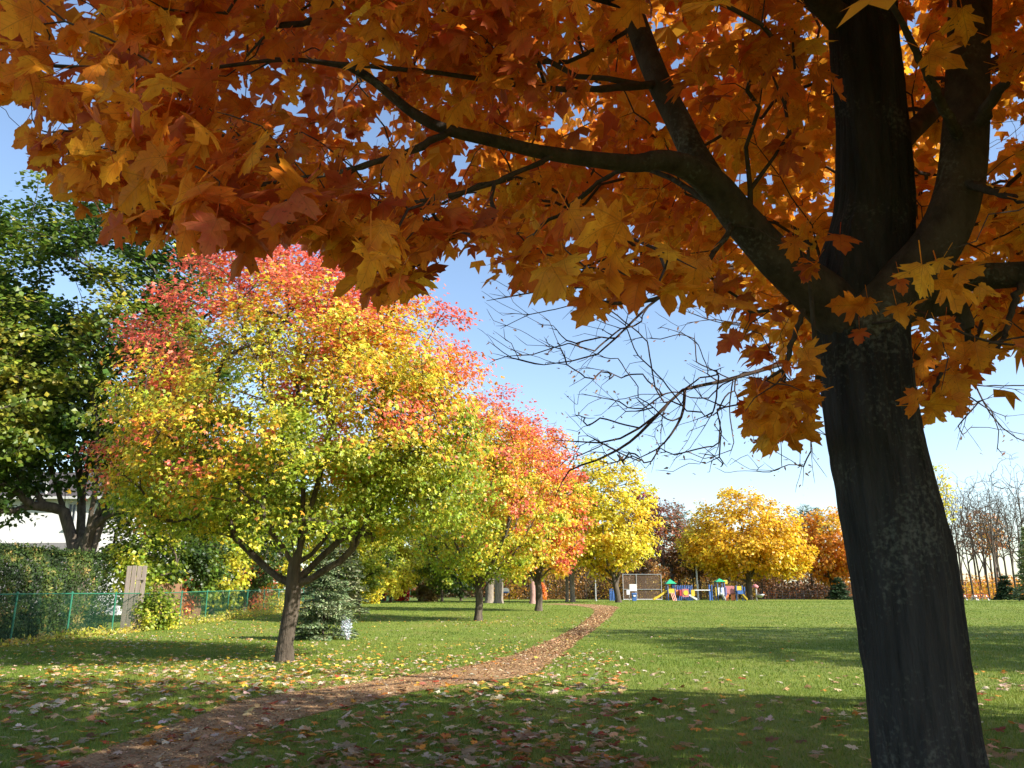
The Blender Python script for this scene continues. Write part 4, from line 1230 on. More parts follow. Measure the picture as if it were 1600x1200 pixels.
# low brush at the foot of the woods
def brush(x0, x1, Y0, Y1, n, h, stops, seed, lab, leaf=0.3):
    rng = np.random.default_rng(seed)
    px = rng.uniform(x0, x1, n); Y = rng.uniform(Y0, Y1, n)
    x = (px - 800) / FOC * Y * math.cos(PITCH)
    p = np.column_stack([x, Y, gz(x, Y)])
    p[:, 2] += rng.random(n) ** 1.2 * h * (0.35 + 0.9 * vnoise(p, 0.35, seed))
    col = jitter(ramp((vnoise(p, 0.4, seed + 1) - 0.5) * 1.8 + 0.5 + rng.normal(0, 0.1, n), stops), rng)
    o = link('undergrowth', leaf_mesh('undergrowth', T_QUAD_V, T_QUAD_F, p, rng.normal(size=(n, 3)) + [0.2, -0.5, 0.6], rng.normal(size=(n, 3)), leaf * rng.uniform(0.6, 1.3, n), col), M_LEAF)
    tag(o, lab, 'undergrowth', kind='stuff')
brush(770, 985, 118, 150, 16000, 5.5, EARTH_STOPS, 141, 'rust and orange brush under the trees past the yellow tree')
brush(1180, 1345, 122, 150, 9000, 3.2, [(0, (0.10, 0.06, 0.03)), (0.6, (0.22, 0.12, 0.05)), (1, RUST)], 142, 'brown brush at the wood edge behind the playground')
brush(985, 1180, 124, 150, 9000, 4.0, [(0, (0.06, 0.08, 0.02)), (0.5, (0.2, 0.12, 0.04)), (1, GOLD)], 143, 'mixed brush behind the ball backstop')
brush(1450, 1680, 122, 150, 12000, 3.6, [(0, RUST), (0.5, ORANGE), (1, GOLD)], 144, 'orange brush below the bare grove')
# dark distant woods that close the view between the trunks
def far_woods(x0, x1, Y0, Y1, n, h, seed, lab):
    rng = np.random.default_rng(seed)
    x = rng.uniform(x0, x1, n); Y = rng.uniform(Y0, Y1, n)
    p = np.column_stack([x, Y, gz(x, Y)]); top = h * (0.55 + 0.6 * vnoise(p * [1, 0.3, 0], 0.16, seed))
    p[:, 2] += rng.random(n) ** 0.9 * top
    col = jitter(ramp(vnoise(p, 0.2, seed + 1) + rng.normal(0, 0.1, n), [(0, (0.05, 0.055, 0.02)), (0.5, (0.13, 0.085, 0.03)), (1, RUST)]), rng)
    o = link('far_woods', leaf_mesh('far_woods', T_QUAD_V, T_QUAD_F, p, rng.normal(size=(n, 3)) + [0.2, -0.4, 0.6], rng.normal(size=(n, 3)), 0.8 * rng.uniform(0.6, 1.3, n), col), M_LEAF)
    tag(o, lab, 'woods', kind='stuff')
far_woods(-45, 62, 165, 200, 22000, 8.0, 151, 'dim brown woods far behind the wood edge')
far_woods(62, 130, 170, 210, 7000, 3.0, 152, 'low far woods seen through the bare grove')
# two stout pale trunks and a pair of grey ones near the crest
for px, Y, rr_, h, lab in ((765, 82, 0.42, 15, 'thick grey trunked tree behind the pink topped maple'), (779, 80, 0.43, 15, 'thick pale trunked tree behind the pink topped maple'),
                           (886, 88, 0.17, 14, 'grey trunked tree next to the lemon yellow tree'), (895, 86, 0.25, 14, 'stouter grey trunked tree next to the lemon yellow tree')):
    b = G(px, Y)
    make_tree('stout_tree', lab, b, 6.5, rr_, [((b[0], b[1], h * 0.75), (3.6, 3.6, h * 0.28))], 120, 34, 0.4,
              colour_mix([(0, GREEN), (0.5, LIME), (1, GOLD)], 0.3, int(px)), int(px), bark=M_BARK_PALE, spread=1.1, fork=0.85)

# ------------------------------------------------------------------ gardens beyond the fence
YG = [(0, GREEN), (0.35, (0.26, 0.32, 0.03)), (0.6, LIME), (1, YELLOW)]
DG = [(0, (0.02, 0.045, 0.012)), (0.6, DKGREEN), (1, GREEN)]
garden = [(215, 42, 6.5, 1.8, [(0, DKGREEN), (0.5, GREEN), (0.85, LIME), (1, YELLOW)], 'yellow green garden tree right of the white house'), (275, 46, 5.6, 2.2, DG, 'dark bushy garden tree beside the brown board fence'),
          (330, 52, 8.0, 2.8, YG, 'leafy garden tree behind the brown board fence'), (380, 58, 9.0, 3.2, DG, 'dark garden tree behind the near maple'), (450, 64, 9.5, 3.4, YG, 'tall garden tree seen past the near maple trunk'),
          (560, 66, 8.0, 3.0, YG, 'yellowing garden tree above the blue spruce'), (610, 84, 7.0, 3.0, [(0, LIME), (1, YELLOW)], 'bright yellow garden tree behind the green fence'),
          (655, 92, 10.0, 3.6, YG, 'green garden tree at the fence end'), (690, 88, 9.5, 3.0, [(0, DKGREEN), (0.5, GREEN), (1, LIME)], 'deep green tree at the end of the fence'),
          (720, 100, 9.0, 3.4, DG, 'dark tree at the wood corner past the fence'), (500, 90, 12.0, 4.0, DG, 'large dark garden tree far behind the spruce'), (590, 110, 13.0, 5.0, DG, 'large dark tree far down the gardens'),
          (250, 62, 11.0, 4.0, DG, 'large dark garden tree behind the yellow green one'), (400, 82, 13.0, 5.0, DG, 'large dark garden tree past the brown board fence'), (690, 125, 13.0, 5.0, DG, 'large dark tree at the far garden corner'),
          (745, 128, 12.0, 4.5, EARTH_STOPS, 'rusty tree behind the stout trunks'),
          (70, 66, 15.0, 5.5, DG, 'dark tree rising behind the white house roof'), (165, 68, 15.0, 5.0, DG, 'dark tree behind the siding wing of the white house')]
for k, (px, Y, h, w, st, lab) in enumerate(garden):
    b = G(px, Y)
    make_tree('garden_tree', lab, b, h * 0.3, 0.15, [((b[0], b[1], b[2] + h * 0.55), (w, w, h * 0.5), 0.95)], int(90 + 8 * w), 70, 0.13 + 0.0018 * Y, colour_mix(st, 0.5, 200 + k), 200 + k, spread=0.9, fork=0.5)
make_conifer('blue_spruce', 'young blue spruce standing in front of the green fence', G(504, 28.2), 2.75, 1.2, 20, [(0, (0.09, 0.14, 0.06)), (0.6, (0.20, 0.26, 0.12)), (1, (0.30, 0.34, 0.20))], 160, needle=0.13, per=20, power=0.62)
make_conifer('spruce_tree', 'taller grey green spruce behind the young blue spruce', G(525, 42), 6.2, 1.7, 26, [(0, (0.12, 0.16, 0.07)), (1, (0.32, 0.34, 0.18))], 161, needle=0.22, per=16)
make_shrub('silver_shrub', 'small silver blue shrub tucked beside the young blue spruce', G(542, 27.6), (0.24, 0.24, 0.75), 700, 0.07, [(0, (0.25, 0.3, 0.33)), (1, (0.55, 0.6, 0.66))], 162, template='needle', mat=M_NEEDLE)
for k, (px, Y, sx, sz, st, lab) in enumerate((
        (268, 45, 1.3, 2.4, [(0, RED), (1, RUST)], 'red garden shrub above the brown board fence'), (390, 60, 2.2, 3.2, [(0, RED), (1, RUST)], 'rust red garden shrub behind the near maple'),
        (627, 96, 1.1, 2.6, [(0, (0.6, 0.02, 0.02)), (1, (0.7, 0.05, 0.03))], 'vivid scarlet bush behind the end of the fence'), (597, 98, 0.8, 2.8, [(0, (0.6, 0.02, 0.02)), (1, (0.7, 0.05, 0.03))], 'narrow scarlet bush next to the bright yellow garden tree'),
        (845, 112, 1.1, 2.3, [(0, SALMON), (1, ORANGE)], 'salmon orange bush in front of the woods'), (670, 90, 1.6, 2.0, [(0, BROWN), (1, (0.3, 0.24, 0.06))], 'brown olive bush past the fence end'),
        (240, 34.6, 1.1, 1.5, YG, 'low green bush between the gate and the brown fence'), (575, 78, 1.6, 2.6, [(0, LIME), (1, YELLOW)], 'yellow green shrub behind the green fence'), (548, 70, 1.3, 2.2, YG, 'green shrub behind the fence beside the spruce'))):
    make_shrub('garden_shrub', lab, G(px, Y), (sx, sx, sz), 2600, 0.09 + 0.0011 * Y, st, 220 + k)
# straggly weeds and yellow leaves along the foot of the fence
rng = np.random.default_rng(170)
n = 9000
y = rng.uniform(23, 75, n); x = -15.3 + rng.normal(0, 0.28, n)
p = np.column_stack([x, y, gz(x, y)]); p[:, 2] += rng.random(n) ** 1.6 * 0.75 * vnoise(p, 0.5, 171) * np.where(y < 33, 0.6, 1.7)
col = jitter(ramp(vnoise(p, 0.8, 172) + rng.normal(0, 0.15, n), [(0, GREEN), (0.4, LIME), (0.6, (0.42, 0.32, 0.13)), (0.8, YELLOW), (1, ORANGE)]), rng)
o = link('weeds', leaf_mesh('weeds', T_NEED_V * [1.8, 1, 1], T_QUAD_F, p, rng.normal(size=(n, 3)) + [0, -0.3, 0.5], rng.normal(size=(n, 3)) + [0, 0, 0.5], rng.uniform(0.06, 0.17, n), col), M_LEAF)
tag(o, 'yellow weeds and leaves along the foot of the green fence', 'weeds', kind='stuff')

# ------------------------------------------------------------------ fence, hedge, house, boards
M_WIRE = mat_plain('green_wire', (0.016, 0.085, 0.05), 0.6)
M_GREENPAINT = mat_plain('green_vinyl', (0.025, 0.16, 0.095), 0.5, 0.0, 0.15)
fence_x = -15.6
fr = empty('chain_link_fence', (fence_x, 22, 0))
tag(fr, 'green chain link fence along the gardens', 'fence')
posts = np.arange(22.5, 119, 3.2)
FH = 1.5
pm = MB().tube([(0, 0, -0.1), (0, 0, FH + 0.03)], 0.032, 8).mesh('post'); pm.materials.append(M_GREENPAINT)
cm = MB().tube([(0, 0, FH + 0.02), (0, 0, FH + 0.05), (0, 0, FH + 0.075)], [0.042, 0.038, 0.01], 8).mesh('cap'); cm.materials.append(M_GREENPAINT)
def fx(y): return fence_x + 0.02 * max(0, y - 80)
for y in posts:
    b = (fx(y), y, float(gz(fx(y), y)))
    o = bpy.data.objects.new('post', pm); COL.objects.link(o); o.parent = fr; o.matrix_parent_inverse = parent_matrix(fr).inverted(); o.location = b
    c = bpy.data.objects.new('post_cap', cm); COL.objects.link(c); c.parent = o
mb = MB(); mb.tube([(fx(y), y, float(gz(fx(y), y)) + FH) for y in posts], 0.021, 6); mb.build('top_rail', M_GREENPAINT, fr)
for a, b in zip(posts[:-1], posts[1:]):                          # woven wire, one panel to a bay
    sp = 0.07 if a < 55 else 0.14
    rad = 0.0026 if a < 55 else 0.005
    VV, FF, off = [], [], 0
    za, zb = float(gz(fx(a), a)), float(gz(fx(b), b))
    L = b - a
    for sgn in (1, -1):
        for s in np.arange(-FH, L + FH, sp):
            u0, u1 = max(0.0, s if sgn > 0 else s), min(L, s + FH)
            if u1 - u0 < 0.02: continue
            w0, w1 = u0 - s, u1 - s
            if sgn < 0: w0, w1 = FH - w0, FH - w1
            q = []
            for u, w in ((u0, w0), (u1, w1)):
                yy = a + u; q.append((fx(yy) + 0.004 * sgn, yy, za + (zb - za) * u / L + w))
            V_, F_ = tube_arrays(np.array(q), np.array([rad, rad]), 3)
            VV.append(V_); FF.append(F_ + off); off += len(V_)
    o = link('wire_mesh', make_mesh('wire_mesh', np.vstack(VV), np.vstack(FF)), M_WIRE, fr)
    o['kind'] = 'stuff'

# cedar hedge behind the near end of the fence
rng = np.random.default_rng(300)
hb = empty('cedar_hedge', (-17.6, 27, 0)); tag(hb, 'tall clipped cedar hedge behind the near end of the fence', 'hedge')
mb = MB()
for y in np.arange(19, 33.2, 0.75):
    x = -17.8 + rng.normal(0, 0.15); mb.tube([(x, y, -0.05), (x + rng.normal(0, 0.05), y, 1.3), (x, y + rng.normal(0, 0.1), 2.8)], [0.05, 0.035, 0.012], 6)
mb.build('stem', M_BARK, hb)['kind'] = 'stuff'
n = 60000
y = rng.uniform(18, 33.6, n); z = rng.random(n) * 3.0
cy_ = vnoise(np.column_stack([y, z * 0.35, np.zeros(n)]), 0.9, 301); c2 = vnoise(np.column_stack([y, z, np.ones(n)]), 2.4, 302)
half = 1.05 + 0.35 * cy_ + 0.18 * c2
side = rng.choice([-1, 1, 1, 1], n)
x = -17.8 + side * half * (1 - 0.25 * (z / 3.0) ** 4) * (0.72 + 0.28 * rng.random(n) ** 0.5)
topm = rng.random(n) < 0.22
x = np.where(topm, -17.8 + rng.uniform(-1.2, 1.2, n), x); z = np.where(topm, 2.85 + 0.25 * cy_ + rng.normal(0, 0.08, n), z * (0.93 + 0.12 * cy_))
p = np.column_stack([x, y, z + gz(x, y)])
out = norm(np.column_stack([side * np.where(topm, 0, 1.0), np.where(y > 32.8, 0.8, -0.15), np.where(topm, 1.0, 0.25)]))
nrm = norm(out + rng.normal(0, 0.5, (n, 3))); tip = norm(out * 0.6 + [0, 0, 0.5] + rng.normal(0, 0.5, (n, 3)))
col = jitter(ramp((c2 - 0.5) * 1.1 + 0.42 + rng.normal(0, 0.14, n), [(0, (0.012, 0.027, 0.007)), (0.5, (0.033, 0.062, 0.011)), (0.85, (0.085, 0.12, 0.02)), (1, (0.28, 0.20, 0.06))]), rng)
o = link('foliage', leaf_mesh('foliage', T_NEED_V * [2.0, 1, 1], T_QUAD_F, p, nrm, tip, rng.uniform(0.07, 0.16, n), col), M_NEEDLE, hb); o['kind'] = 'stuff'

# grey board gate between hedge and bushes
M_GREYWOOD = mat_bark('weathered_board', (0.26, 0.21, 0.17), (0.36, 0.30, 0.25), 8, 0.05, 0.15)
M_BROWNWOOD = mat_bark('brown_board', (0.16, 0.085, 0.05), (0.30, 0.17, 0.10), 10, 0.1, 0.3)
gA = G(186, 33.8); gB = G(219, 34.2)
gt = empty('board_gate', (gA + gB) / 2); tag(gt, 'weathered grey board gate between the hedge and the bushes', 'gate')
for k in range(4):
    f = (k + 0.5) / 4; q = gA + (gB - gA) * f; w = np.linalg.norm(gB - gA) / 4 - 0.018
    MB().box(q[0], q[1], q[2] + 1.32 + 0.015 * (k % 2), w, 0.024, 2.6, 0.05).build('board', M_GREYWOOD, gt, bevel=0.003)
for z in (0.5, 2.1):
    m_ = (gA + gB) / 2; MB().box(m_[0], m_[1] + 0.04, m_[2] + z, np.linalg.norm(gB - gA) - 0.02, 0.04, 0.1, 0.05).build('rail', M_GREYWOOD, gt)
bA, bB = G(228, 41), G(312, 47)
bf = empty('board_fence', (bA + bB) / 2); tag(bf, 'brown vertical board fence dappled with shadow behind the green fence', 'fence')
L = np.linalg.norm(bB - bA); ang = math.atan2(bB[1] - bA[1], bB[0] - bA[0]); nb = int(L / 0.17)
bme = MB().box(0, 0, 0.95, 0.155, 0.022, 1.9).mesh('board'); bme.materials.append(M_BROWNWOOD)
for k in range(nb):
    q = bA + (bB - bA) * ((k + 0.5) / nb)
    o = bpy.data.objects.new('board', bme); COL.objects.link(o); o.parent = bf; o.matrix_parent_inverse = parent_matrix(bf).inverted()
    o.location = (q[0], q[1], q[2] + 0.02 + rng.normal(0, 0.012)); o.rotation_euler = (0, 0, ang + rng.normal(0, 0.02))
for z in (0.45, 1.5):
    MB().beam((bA[0], bA[1] + 0.05, bA[2] + z), (bB[0], bB[1] + 0.05, bB[2] + z), 0.05, 0.09).build('rail', M_BROWNWOOD, bf)

# white house behind the hedge
M_WHITE = mat_plain('white_render', (0.74, 0.74, 0.73), 0.7, 0, 0.05, 1.2, 0.1)
M_SIDING = mat_plain('white_siding', (0.70, 0.70, 0.70), 0.6, 0, 0.05, 2.0)
M_STONE = mat_plain('grey_foundation', (0.24, 0.23, 0.23), 0.85, 0, 0.2, 6, 0.3)
M_GLASS, t_, p_ = new_mat('window_glass'); p_.inputs['Base Color'].default_value = (0.02, 0.025, 0.03, 1); p_.inputs['Roughness'].default_value = 0.06
M_FRAME = mat_plain('window_frame', (0.55, 0.55, 0.55), 0.5)
M_ROOF = mat_plain('roof_shingle', (0.07, 0.06, 0.06), 0.9, 0, 0.3, 12, 0.4)
hY = 50.0
hx0, hx1 = Xt(-70, 850, hY), Xt(188, 850, hY)
hz = float(gz(-28, hY))
hs = empty('white_house', ((hx0 + hx1) / 2, hY + 4, hz)); tag(hs, 'white two storey house with grey foundation behind the green maple', 'house')
zf = Zt(848, hY); ztop = hz + 7.2
split = Xt(146, 850, hY)
MB().box((hx0 + split) / 2, hY + 4, (zf + ztop) / 2, split - hx0, 8, ztop - zf).build('wall', M_WHITE, hs)
MB().box((hx0 + split) / 2, hY + 4, (hz - 0.2 + zf) / 2, split - hx0 + 0.06, 8.06, zf - hz + 0.2).build('foundation', M_STONE, hs)
# siding wing: one board above the other
w0, w1 = split + 0.003, hx1
MB().box((w0 + w1) / 2, hY + 4.2, (hz - 0.2 + ztop - 0.6) / 2 + 0.0, w1 - w0, 7, ztop - 0.6 - hz + 0.2).build('wing_wall', M_SIDING, hs)
sid = MB().box(0, 0, 0, w1 - w0 + 0.04, 0.03, 0.20).mesh('siding_board'); sid.materials.append(M_SIDING)
z = hz + 0.5
while z < ztop - 0.9:
    o = bpy.data.objects.new('siding_board', sid); COL.objects.link(o); o.parent = hs; o.matrix_parent_inverse = parent_matrix(hs).inverted()
    o.location = ((w0 + w1) / 2, hY + 0.68, z); o.rotation_euler = (R(-4), 0, 0); z += 0.21
def window(cx, cz, w, h, y):
    f_ = MB()
    for s in (-1, 1):
        f_.box(cx + s * (w / 2), y, cz, 0.09, 0.10, h + 0.18); f_.box(cx, y, cz + s * (h / 2), w - 0.09, 0.10, 0.09)
    f_.box(cx, y + 0.01, cz, 0.05, 0.06, h - 0.09)
    o = f_.build('window', M_FRAME, hs)
    for s in (-1, 1): MB().box(cx + s * w / 4, y + 0.02, cz, w / 2 - 0.08, 0.02, h - 0.1).build('pane', M_GLASS, o)
    MB().box(cx, y - 0.03, cz - h / 2 - 0.075, w + 0.25, 0.16, 0.06).build('sill', M_FRAME, o)
window(Xt(113, 800, hY), Zt(806, hY), 0.5, 1.5, hY - 0.03)
window(Xt(52, 800, hY), Zt(770, hY), 1.3, 1.4, hY - 0.03)
window(Xt(-20, 800, hY), Zt(800, hY), 1.3, 1.4, hY - 0.03)
window(Xt(160, 800, hY + 0.6), Zt(808, hY), 0.8, 1.3, hY + 0.62)
for px in (34, 55): window(Xt(px, 860, hY), Zt(861, hY), 0.7, 0.36, hY - 0.06)
# hipped roof with eaves
ex0, ex1, ey0, ey1 = hx0 - 0.5, hx1 + 0.5, hY - 0.5, hY + 8.5
cxm = (ex0 + ex1) / 2
MB().add([(ex0, ey0, ztop), (ex1, ey0, ztop), (ex1, ey1, ztop), (ex0, ey1, ztop), (ex0 + 3, hY + 4, ztop + 2.2), (ex1 - 3, hY + 4, ztop + 2.2)],
         [(0, 1, 5, 4), (1, 2, 5), (2, 3, 4, 5), (3, 0, 4), (3, 2, 1, 0)]).build('roof', M_ROOF, hs)
mb = MB(); mb.box(cxm, ey0 - 0.02, ztop - 0.08, ex1 - ex0, 0.04, 0.16); mb.build('fascia', M_FRAME, hs)

# ------------------------------------------------------------------ playground and park furniture
M_BLUE = mat_plain('blue_powder_coat', (0.05, 0.13, 0.36), 0.5)
M_YEL = mat_plain('yellow_plastic', (0.68, 0.46, 0.05), 0.45)
M_GRN = mat_plain('green_plastic', (0.03, 0.36, 0.17), 0.4)
M_REDP = mat_plain('red_plastic', (0.45, 0.05, 0.07), 0.4)
M_ORAN = mat_plain('orange_plastic', (0.62, 0.18, 0.06), 0.4)
M_PINK = mat_plain('faded_red_panel', (0.45, 0.16, 0.16), 0.6)
M_WHT = mat_plain('white_paint', (0.72, 0.72, 0.72), 0.5)
M_STEEL = mat_plain('galvanised_steel', (0.42, 0.43, 0.44), 0.4, 0.6)
M_DARK = mat_plain('dark_metal', (0.03, 0.03, 0.035), 0.5)
PY = 100.0
def pxm(px): return Xt(px, 930, PY)
def pz(py): return Zt(py, PY)
g0 = float(gz(20, PY))

def tower(root, px0, px1, roof_top, eave, floor_, yoff=0.0, roof_mat=None):
    x0, x1 = pxm(px0), pxm(px1); y0 = PY + yoff; d = 1.2
    for sx in (x0, x1):
        for sy in (y0, y0 + d): MB().tube([(sx, sy, g0 - 0.05), (sx, sy, pz(eave) + 0.02)], 0.06, 8).build('post', M_BLUE, root)
    cx, cyy = (x0 + x1) / 2, y0 + d / 2; w = (x1 - x0) / 2 + 0.22; e = pz(eave); t = pz(roof_top)
    MB().add([(cx - w, cyy - d / 2 - 0.2, e), (cx + w, cyy - d / 2 - 0.2, e), (cx + w, cyy + d / 2 + 0.2, e), (cx - w, cyy + d / 2 + 0.2, e), (cx, cyy, t)],
             [(0, 1, 4), (1, 2, 4), (2, 3, 4), (3, 0, 4), (3, 2, 1, 0)]).build('roof', M_GRN, root)
    MB().box(cx, cyy, pz(floor_), x1 - x0 - 0.05, d - 0.05, 0.08).build('deck', M_DARK, root)
    return cx, cyy

def slide(root, a, b, w, mat, y, curve=0.15):
    """chute with raised sides from a (top) to b (foot), both (x, z)"""
    n = 12
    s = np.linspace(0, 1, n)
    x = a[0] + (b[0] - a[0]) * s; z = a[1] + (b[1] - a[1]) * (s + curve * np.sin(s * math.pi) * (s - 0.3))
    prof = [(-w / 2, 0.20), (-w / 2 + 0.03, 0.0), (w / 2 - 0.03, 0.0), (w / 2, 0.20), (w / 2 + 0.05, 0.20), (w / 2 + 0.02, -0.06), (-w / 2 - 0.02, -0.06), (-w / 2 - 0.05, 0.20)]
    V_ = [(x[i], y + p[0], z[i] + p[1]) for i in range(n) for p in prof]
    k = len(prof)
    F_ = [(i * k + j, i * k + (j + 1) % k, (i + 1) * k + (j + 1) % k, (i + 1) * k + j) for i in range(n - 1) for j in range(k)]
    F_ += [tuple(range(k))[::-1], tuple((n - 1) * k + j for j in range(k))]
    return MB().add(V_, F_).build('slide', mat, root)

p1 = empty('play_structure', (pxm(1060), PY, g0)); tag(p1, 'play structure with green roof, yellow slide and blue pickets', 'playground')
tower(p1, 1044, 1055, 904.5, 912, 926)
slide(p1, (pxm(1043), pz(924.5)), (pxm(1021.5), g0 + 0.12), 0.6, M_YEL, PY + 0.5)
MB().box(pxm(1049.5), PY - 0.02, pz(923.5), pxm(1054) - pxm(1045), 0.05, 0.55).build('panel', M_YEL, p1)
for k in range(3): MB().beam((pxm(1048 + 2.5 * k), PY - 0.05, pz(926)), (pxm(1050.5 + 2.5 * k), PY - 0.5, g0), 0.07, 0.05).build('climbing_bar', M_ORAN, p1)
mb = MB(); mb.tube([(pxm(1055.5), PY + 0.6, pz(926)), (pxm(1063.5), PY + 0.6, pz(926))], 0.33, 14); mb.build('crawl_tube', M_ORAN, p1, smooth_shade=True)
MB().box(pxm(1064), PY + 0.4, pz(926.5), 0.35, 0.9, 0.75).build('tube_collar', M_REDP, p1, bevel=0.05)
MB().box(pxm(1071), PY - 0.06, pz(926.5), pxm(1076) - pxm(1066), 0.06, 0.95).build('activity_panel', M_PINK, p1)
mb = MB(); mb.tube([(pxm(1071.5), PY - 0.13, pz(926.3)), (pxm(1071.5), PY - 0.095, pz(926.3))], 0.3, 18); mb.build('panel_disc', M_YEL, p1)
for k in range(9):
    x = pxm(1061 + 2.9 * k); tz_ = pz(915 + 0.35 * (k % 2))
    MB().tube([(x, PY + 1.0, g0 - 0.03), (x, PY + 1.0, tz_), (x, PY + 1.0, tz_ + 0.06)], [0.07, 0.07, 0.02], 8).build('picket', M_BLUE, p1)
for z in (920, 933): MB().box((pxm(1061) + pxm(1084)) / 2, PY + 1.07, pz(z), pxm(1084) - pxm(1061), 0.04, 0.09).build('picket_rail', M_BLUE, p1)
MB().box(pxm(1083), PY - 0.02, pz(926.5), 0.42, 0.06, 0.75).build('panel', M_YEL, p1)
slide(p1, (pxm(1078), pz(931)), (pxm(1089), g0 + 0.1), 0.6, M_WHT, PY + 0.3)
mb = MB()
for s in (0, 0.7): mb.beam((pxm(1086), PY + s, pz(922)), (pxm(1110), PY + s, pz(922)), 0.06, 0.10)
for k in range(7): mb.beam((pxm(1088 + 3.2 * k), PY, pz(922)), (pxm(1088 + 3.2 * k), PY + 0.7, pz(922)), 0.04, 0.04)
mb.build('overhead_ladder', M_WHT, p1)
for px in (1109, 1113): MB().tube([(pxm(px), PY + 0.1, g0 - 0.03), (pxm(px), PY + 0.1, pz(913.5))], 0.08, 8).build('post', M_BLUE, p1)
MB().box(pxm(1111), PY + 0.12, pz(931), pxm(1113) - pxm(1109), 0.06, 1.0).build('panel', M_BLUE, p1)

p2 = empty('play_structure', (pxm(1140), PY, g0)); tag(p2, 'play structure with red panels and small yellow slide under the golden tree', 'playground')
tower(p2, 1122, 1133, 903.5, 909, 926)
MB().box(pxm(1135), PY + 0.3, pz(909.5), 0.5, 0.5, 0.5).build('periscope', M_YEL, p2, bevel=0.05)
for px in (1118.5, 1127, 1134.5): MB().tube([(pxm(px), PY - 0.1, pz(931)), (pxm(px), PY - 0.1, pz(917.5))], 0.06, 8).build('pole', M_YEL if px < 1120 else M_BLUE, p2)
MB().box(pxm(1127), PY - 0.02, pz(924), 0.75, 0.06, 0.9).build('panel', M_WHT, p2)
slide(p2, (pxm(1126), pz(928)), (pxm(1131), g0 + 0.1), 0.7, M_WHT, PY - 0.5)
MB().box(pxm(1142.5), PY + 0.5, pz(922), pxm(1150) - pxm(1135.5), 0.06, 1.0).build('panel', M_PINK, p2)
for px in (1137, 1147): MB().box(pxm(px), PY + 0.5, pz(933), 0.5, 0.06, 0.85).build('skirt_panel', M_ORAN, p2)
for px in (1151.5, 1161): MB().tube([(pxm(px), PY + 0.2, g0 - 0.03), (pxm(px), PY + 0.2, pz(915))], 0.07, 8).build('post', M_BLUE, p2)
MB().box(pxm(1156.5), PY + 0.2, pz(925.5), pxm(1161) - pxm(1152), 0.9, 0.4).build('platform', M_BLUE, p2)
MB().box(pxm(1157), PY + 0.2, pz(919), 0.65, 0.05, 0.5).build('panel', M_YEL, p2)
slide(p2, (pxm(1158), pz(927)), (pxm(1167), g0 + 0.1), 0.55, M_YEL, PY + 0.1)
MB().tube([(pxm(1166), PY + 0.6, g0 - 0.03), (pxm(1166), PY + 0.6, pz(917))], 0.08, 8).build('post', M_BLUE, p2)

p3 = empty('spinner_seat', (pxm(1186), PY, g0)); tag(p3, 'grey saucer swing on a post with a red cap beside the playground', 'play equipment')
MB().tube([(pxm(1182), PY, g0 - 0.03), (pxm(1182), PY, pz(918))], 0.09, 8).build('post', M_STEEL, p3)
mb = MB(); mb.tube([(pxm(1181), PY, pz(919)), (pxm(1181), PY, pz(916)), (pxm(1181), PY, pz(913))], [0.35, 0.42, 0.12], 12); mb.build('cap', M_PINK, p3, smooth_shade=True)
mb = MB(); mb.tube([(pxm(1187), PY - 0.2, pz(934)), (pxm(1187), PY - 0.2, pz(931)), (pxm(1187), PY - 0.2, pz(928.5))], [0.15, 0.42, 0.55], 16); mb.build('saucer', M_STEEL, p3, smooth_shade=True)

p4 = empty('picket_panel', (pxm(957), PY, g0)); tag(p4, 'blue picket play panel behind the dark tree trunk', 'play equipment')
for k in range(6):
    x = pxm(951.5 + 2.6 * k); MB().tube([(x, PY - 1, g0 - 0.02), (x, PY - 1, pz(920.5 - (k % 2)))], 0.065, 8).build('picket', M_BLUE, p4)
for z in (924, 936): MB().box((pxm(951.5) + pxm(964.5)) / 2, PY - 0.92, pz(z), pxm(964.5) - pxm(951.5), 0.05, 0.1).build('picket_rail', M_BLUE, p4)
MB().box(pxm(958), PY - 0.6, pz(931), pxm(964) - pxm(952), 0.05, 1.0).build('panel', M_BLUE, p4)

sb = empty('notice_board', (pxm(982), PY - 4, g0)); tag(sb, 'blank white notice board on a post above the blue bin', 'sign')
MB().box(pxm(982), PY - 4, pz(918.5), 0.82, 0.05, 0.78).build('panel', M_WHT, sb)
MB().box(pxm(974.5), PY - 4, pz(925.5), 0.38, 0.05, 0.55).build('panel', M_WHT, sb)
for px in (976, 985): MB().tube([(pxm(px), PY - 3.95, g0 - 0.03), (pxm(px), PY - 3.95, pz(915))], 0.035, 6).build('post', M_STEEL, sb)
rb = empty('recycling_bin', (pxm(982), PY - 4.6, g0)); tag(rb, 'blue recycling bin standing below the white notice board', 'bin')
MB().add([(pxm(982) + sx * (0.26 if t_ else 0.22), PY - 4.6 + sy * (0.26 if t_ else 0.22), z_) for t_, z_ in ((0, g0 + 0.02), (1, g0 + 0.72)) for sx, sy in ((-1, -1), (1, -1), (1, 1), (-1, 1))],
         [(3, 2, 1, 0), (4, 5, 6, 7), (0, 1, 5, 4), (1, 2, 6, 5), (2, 3, 7, 6), (3, 0, 4, 7)]).build('body', M_BLUE, rb)
MB().box(pxm(982), PY - 4.6, g0 + 0.82, 0.6, 0.6, 0.2).build('lid', M_BLUE, rb, bevel=0.05)
MB().box(pxm(982), PY - 4.91, g0 + 0.60, 0.26, 0.02, 0.16).build('slot', M_WHT, rb)

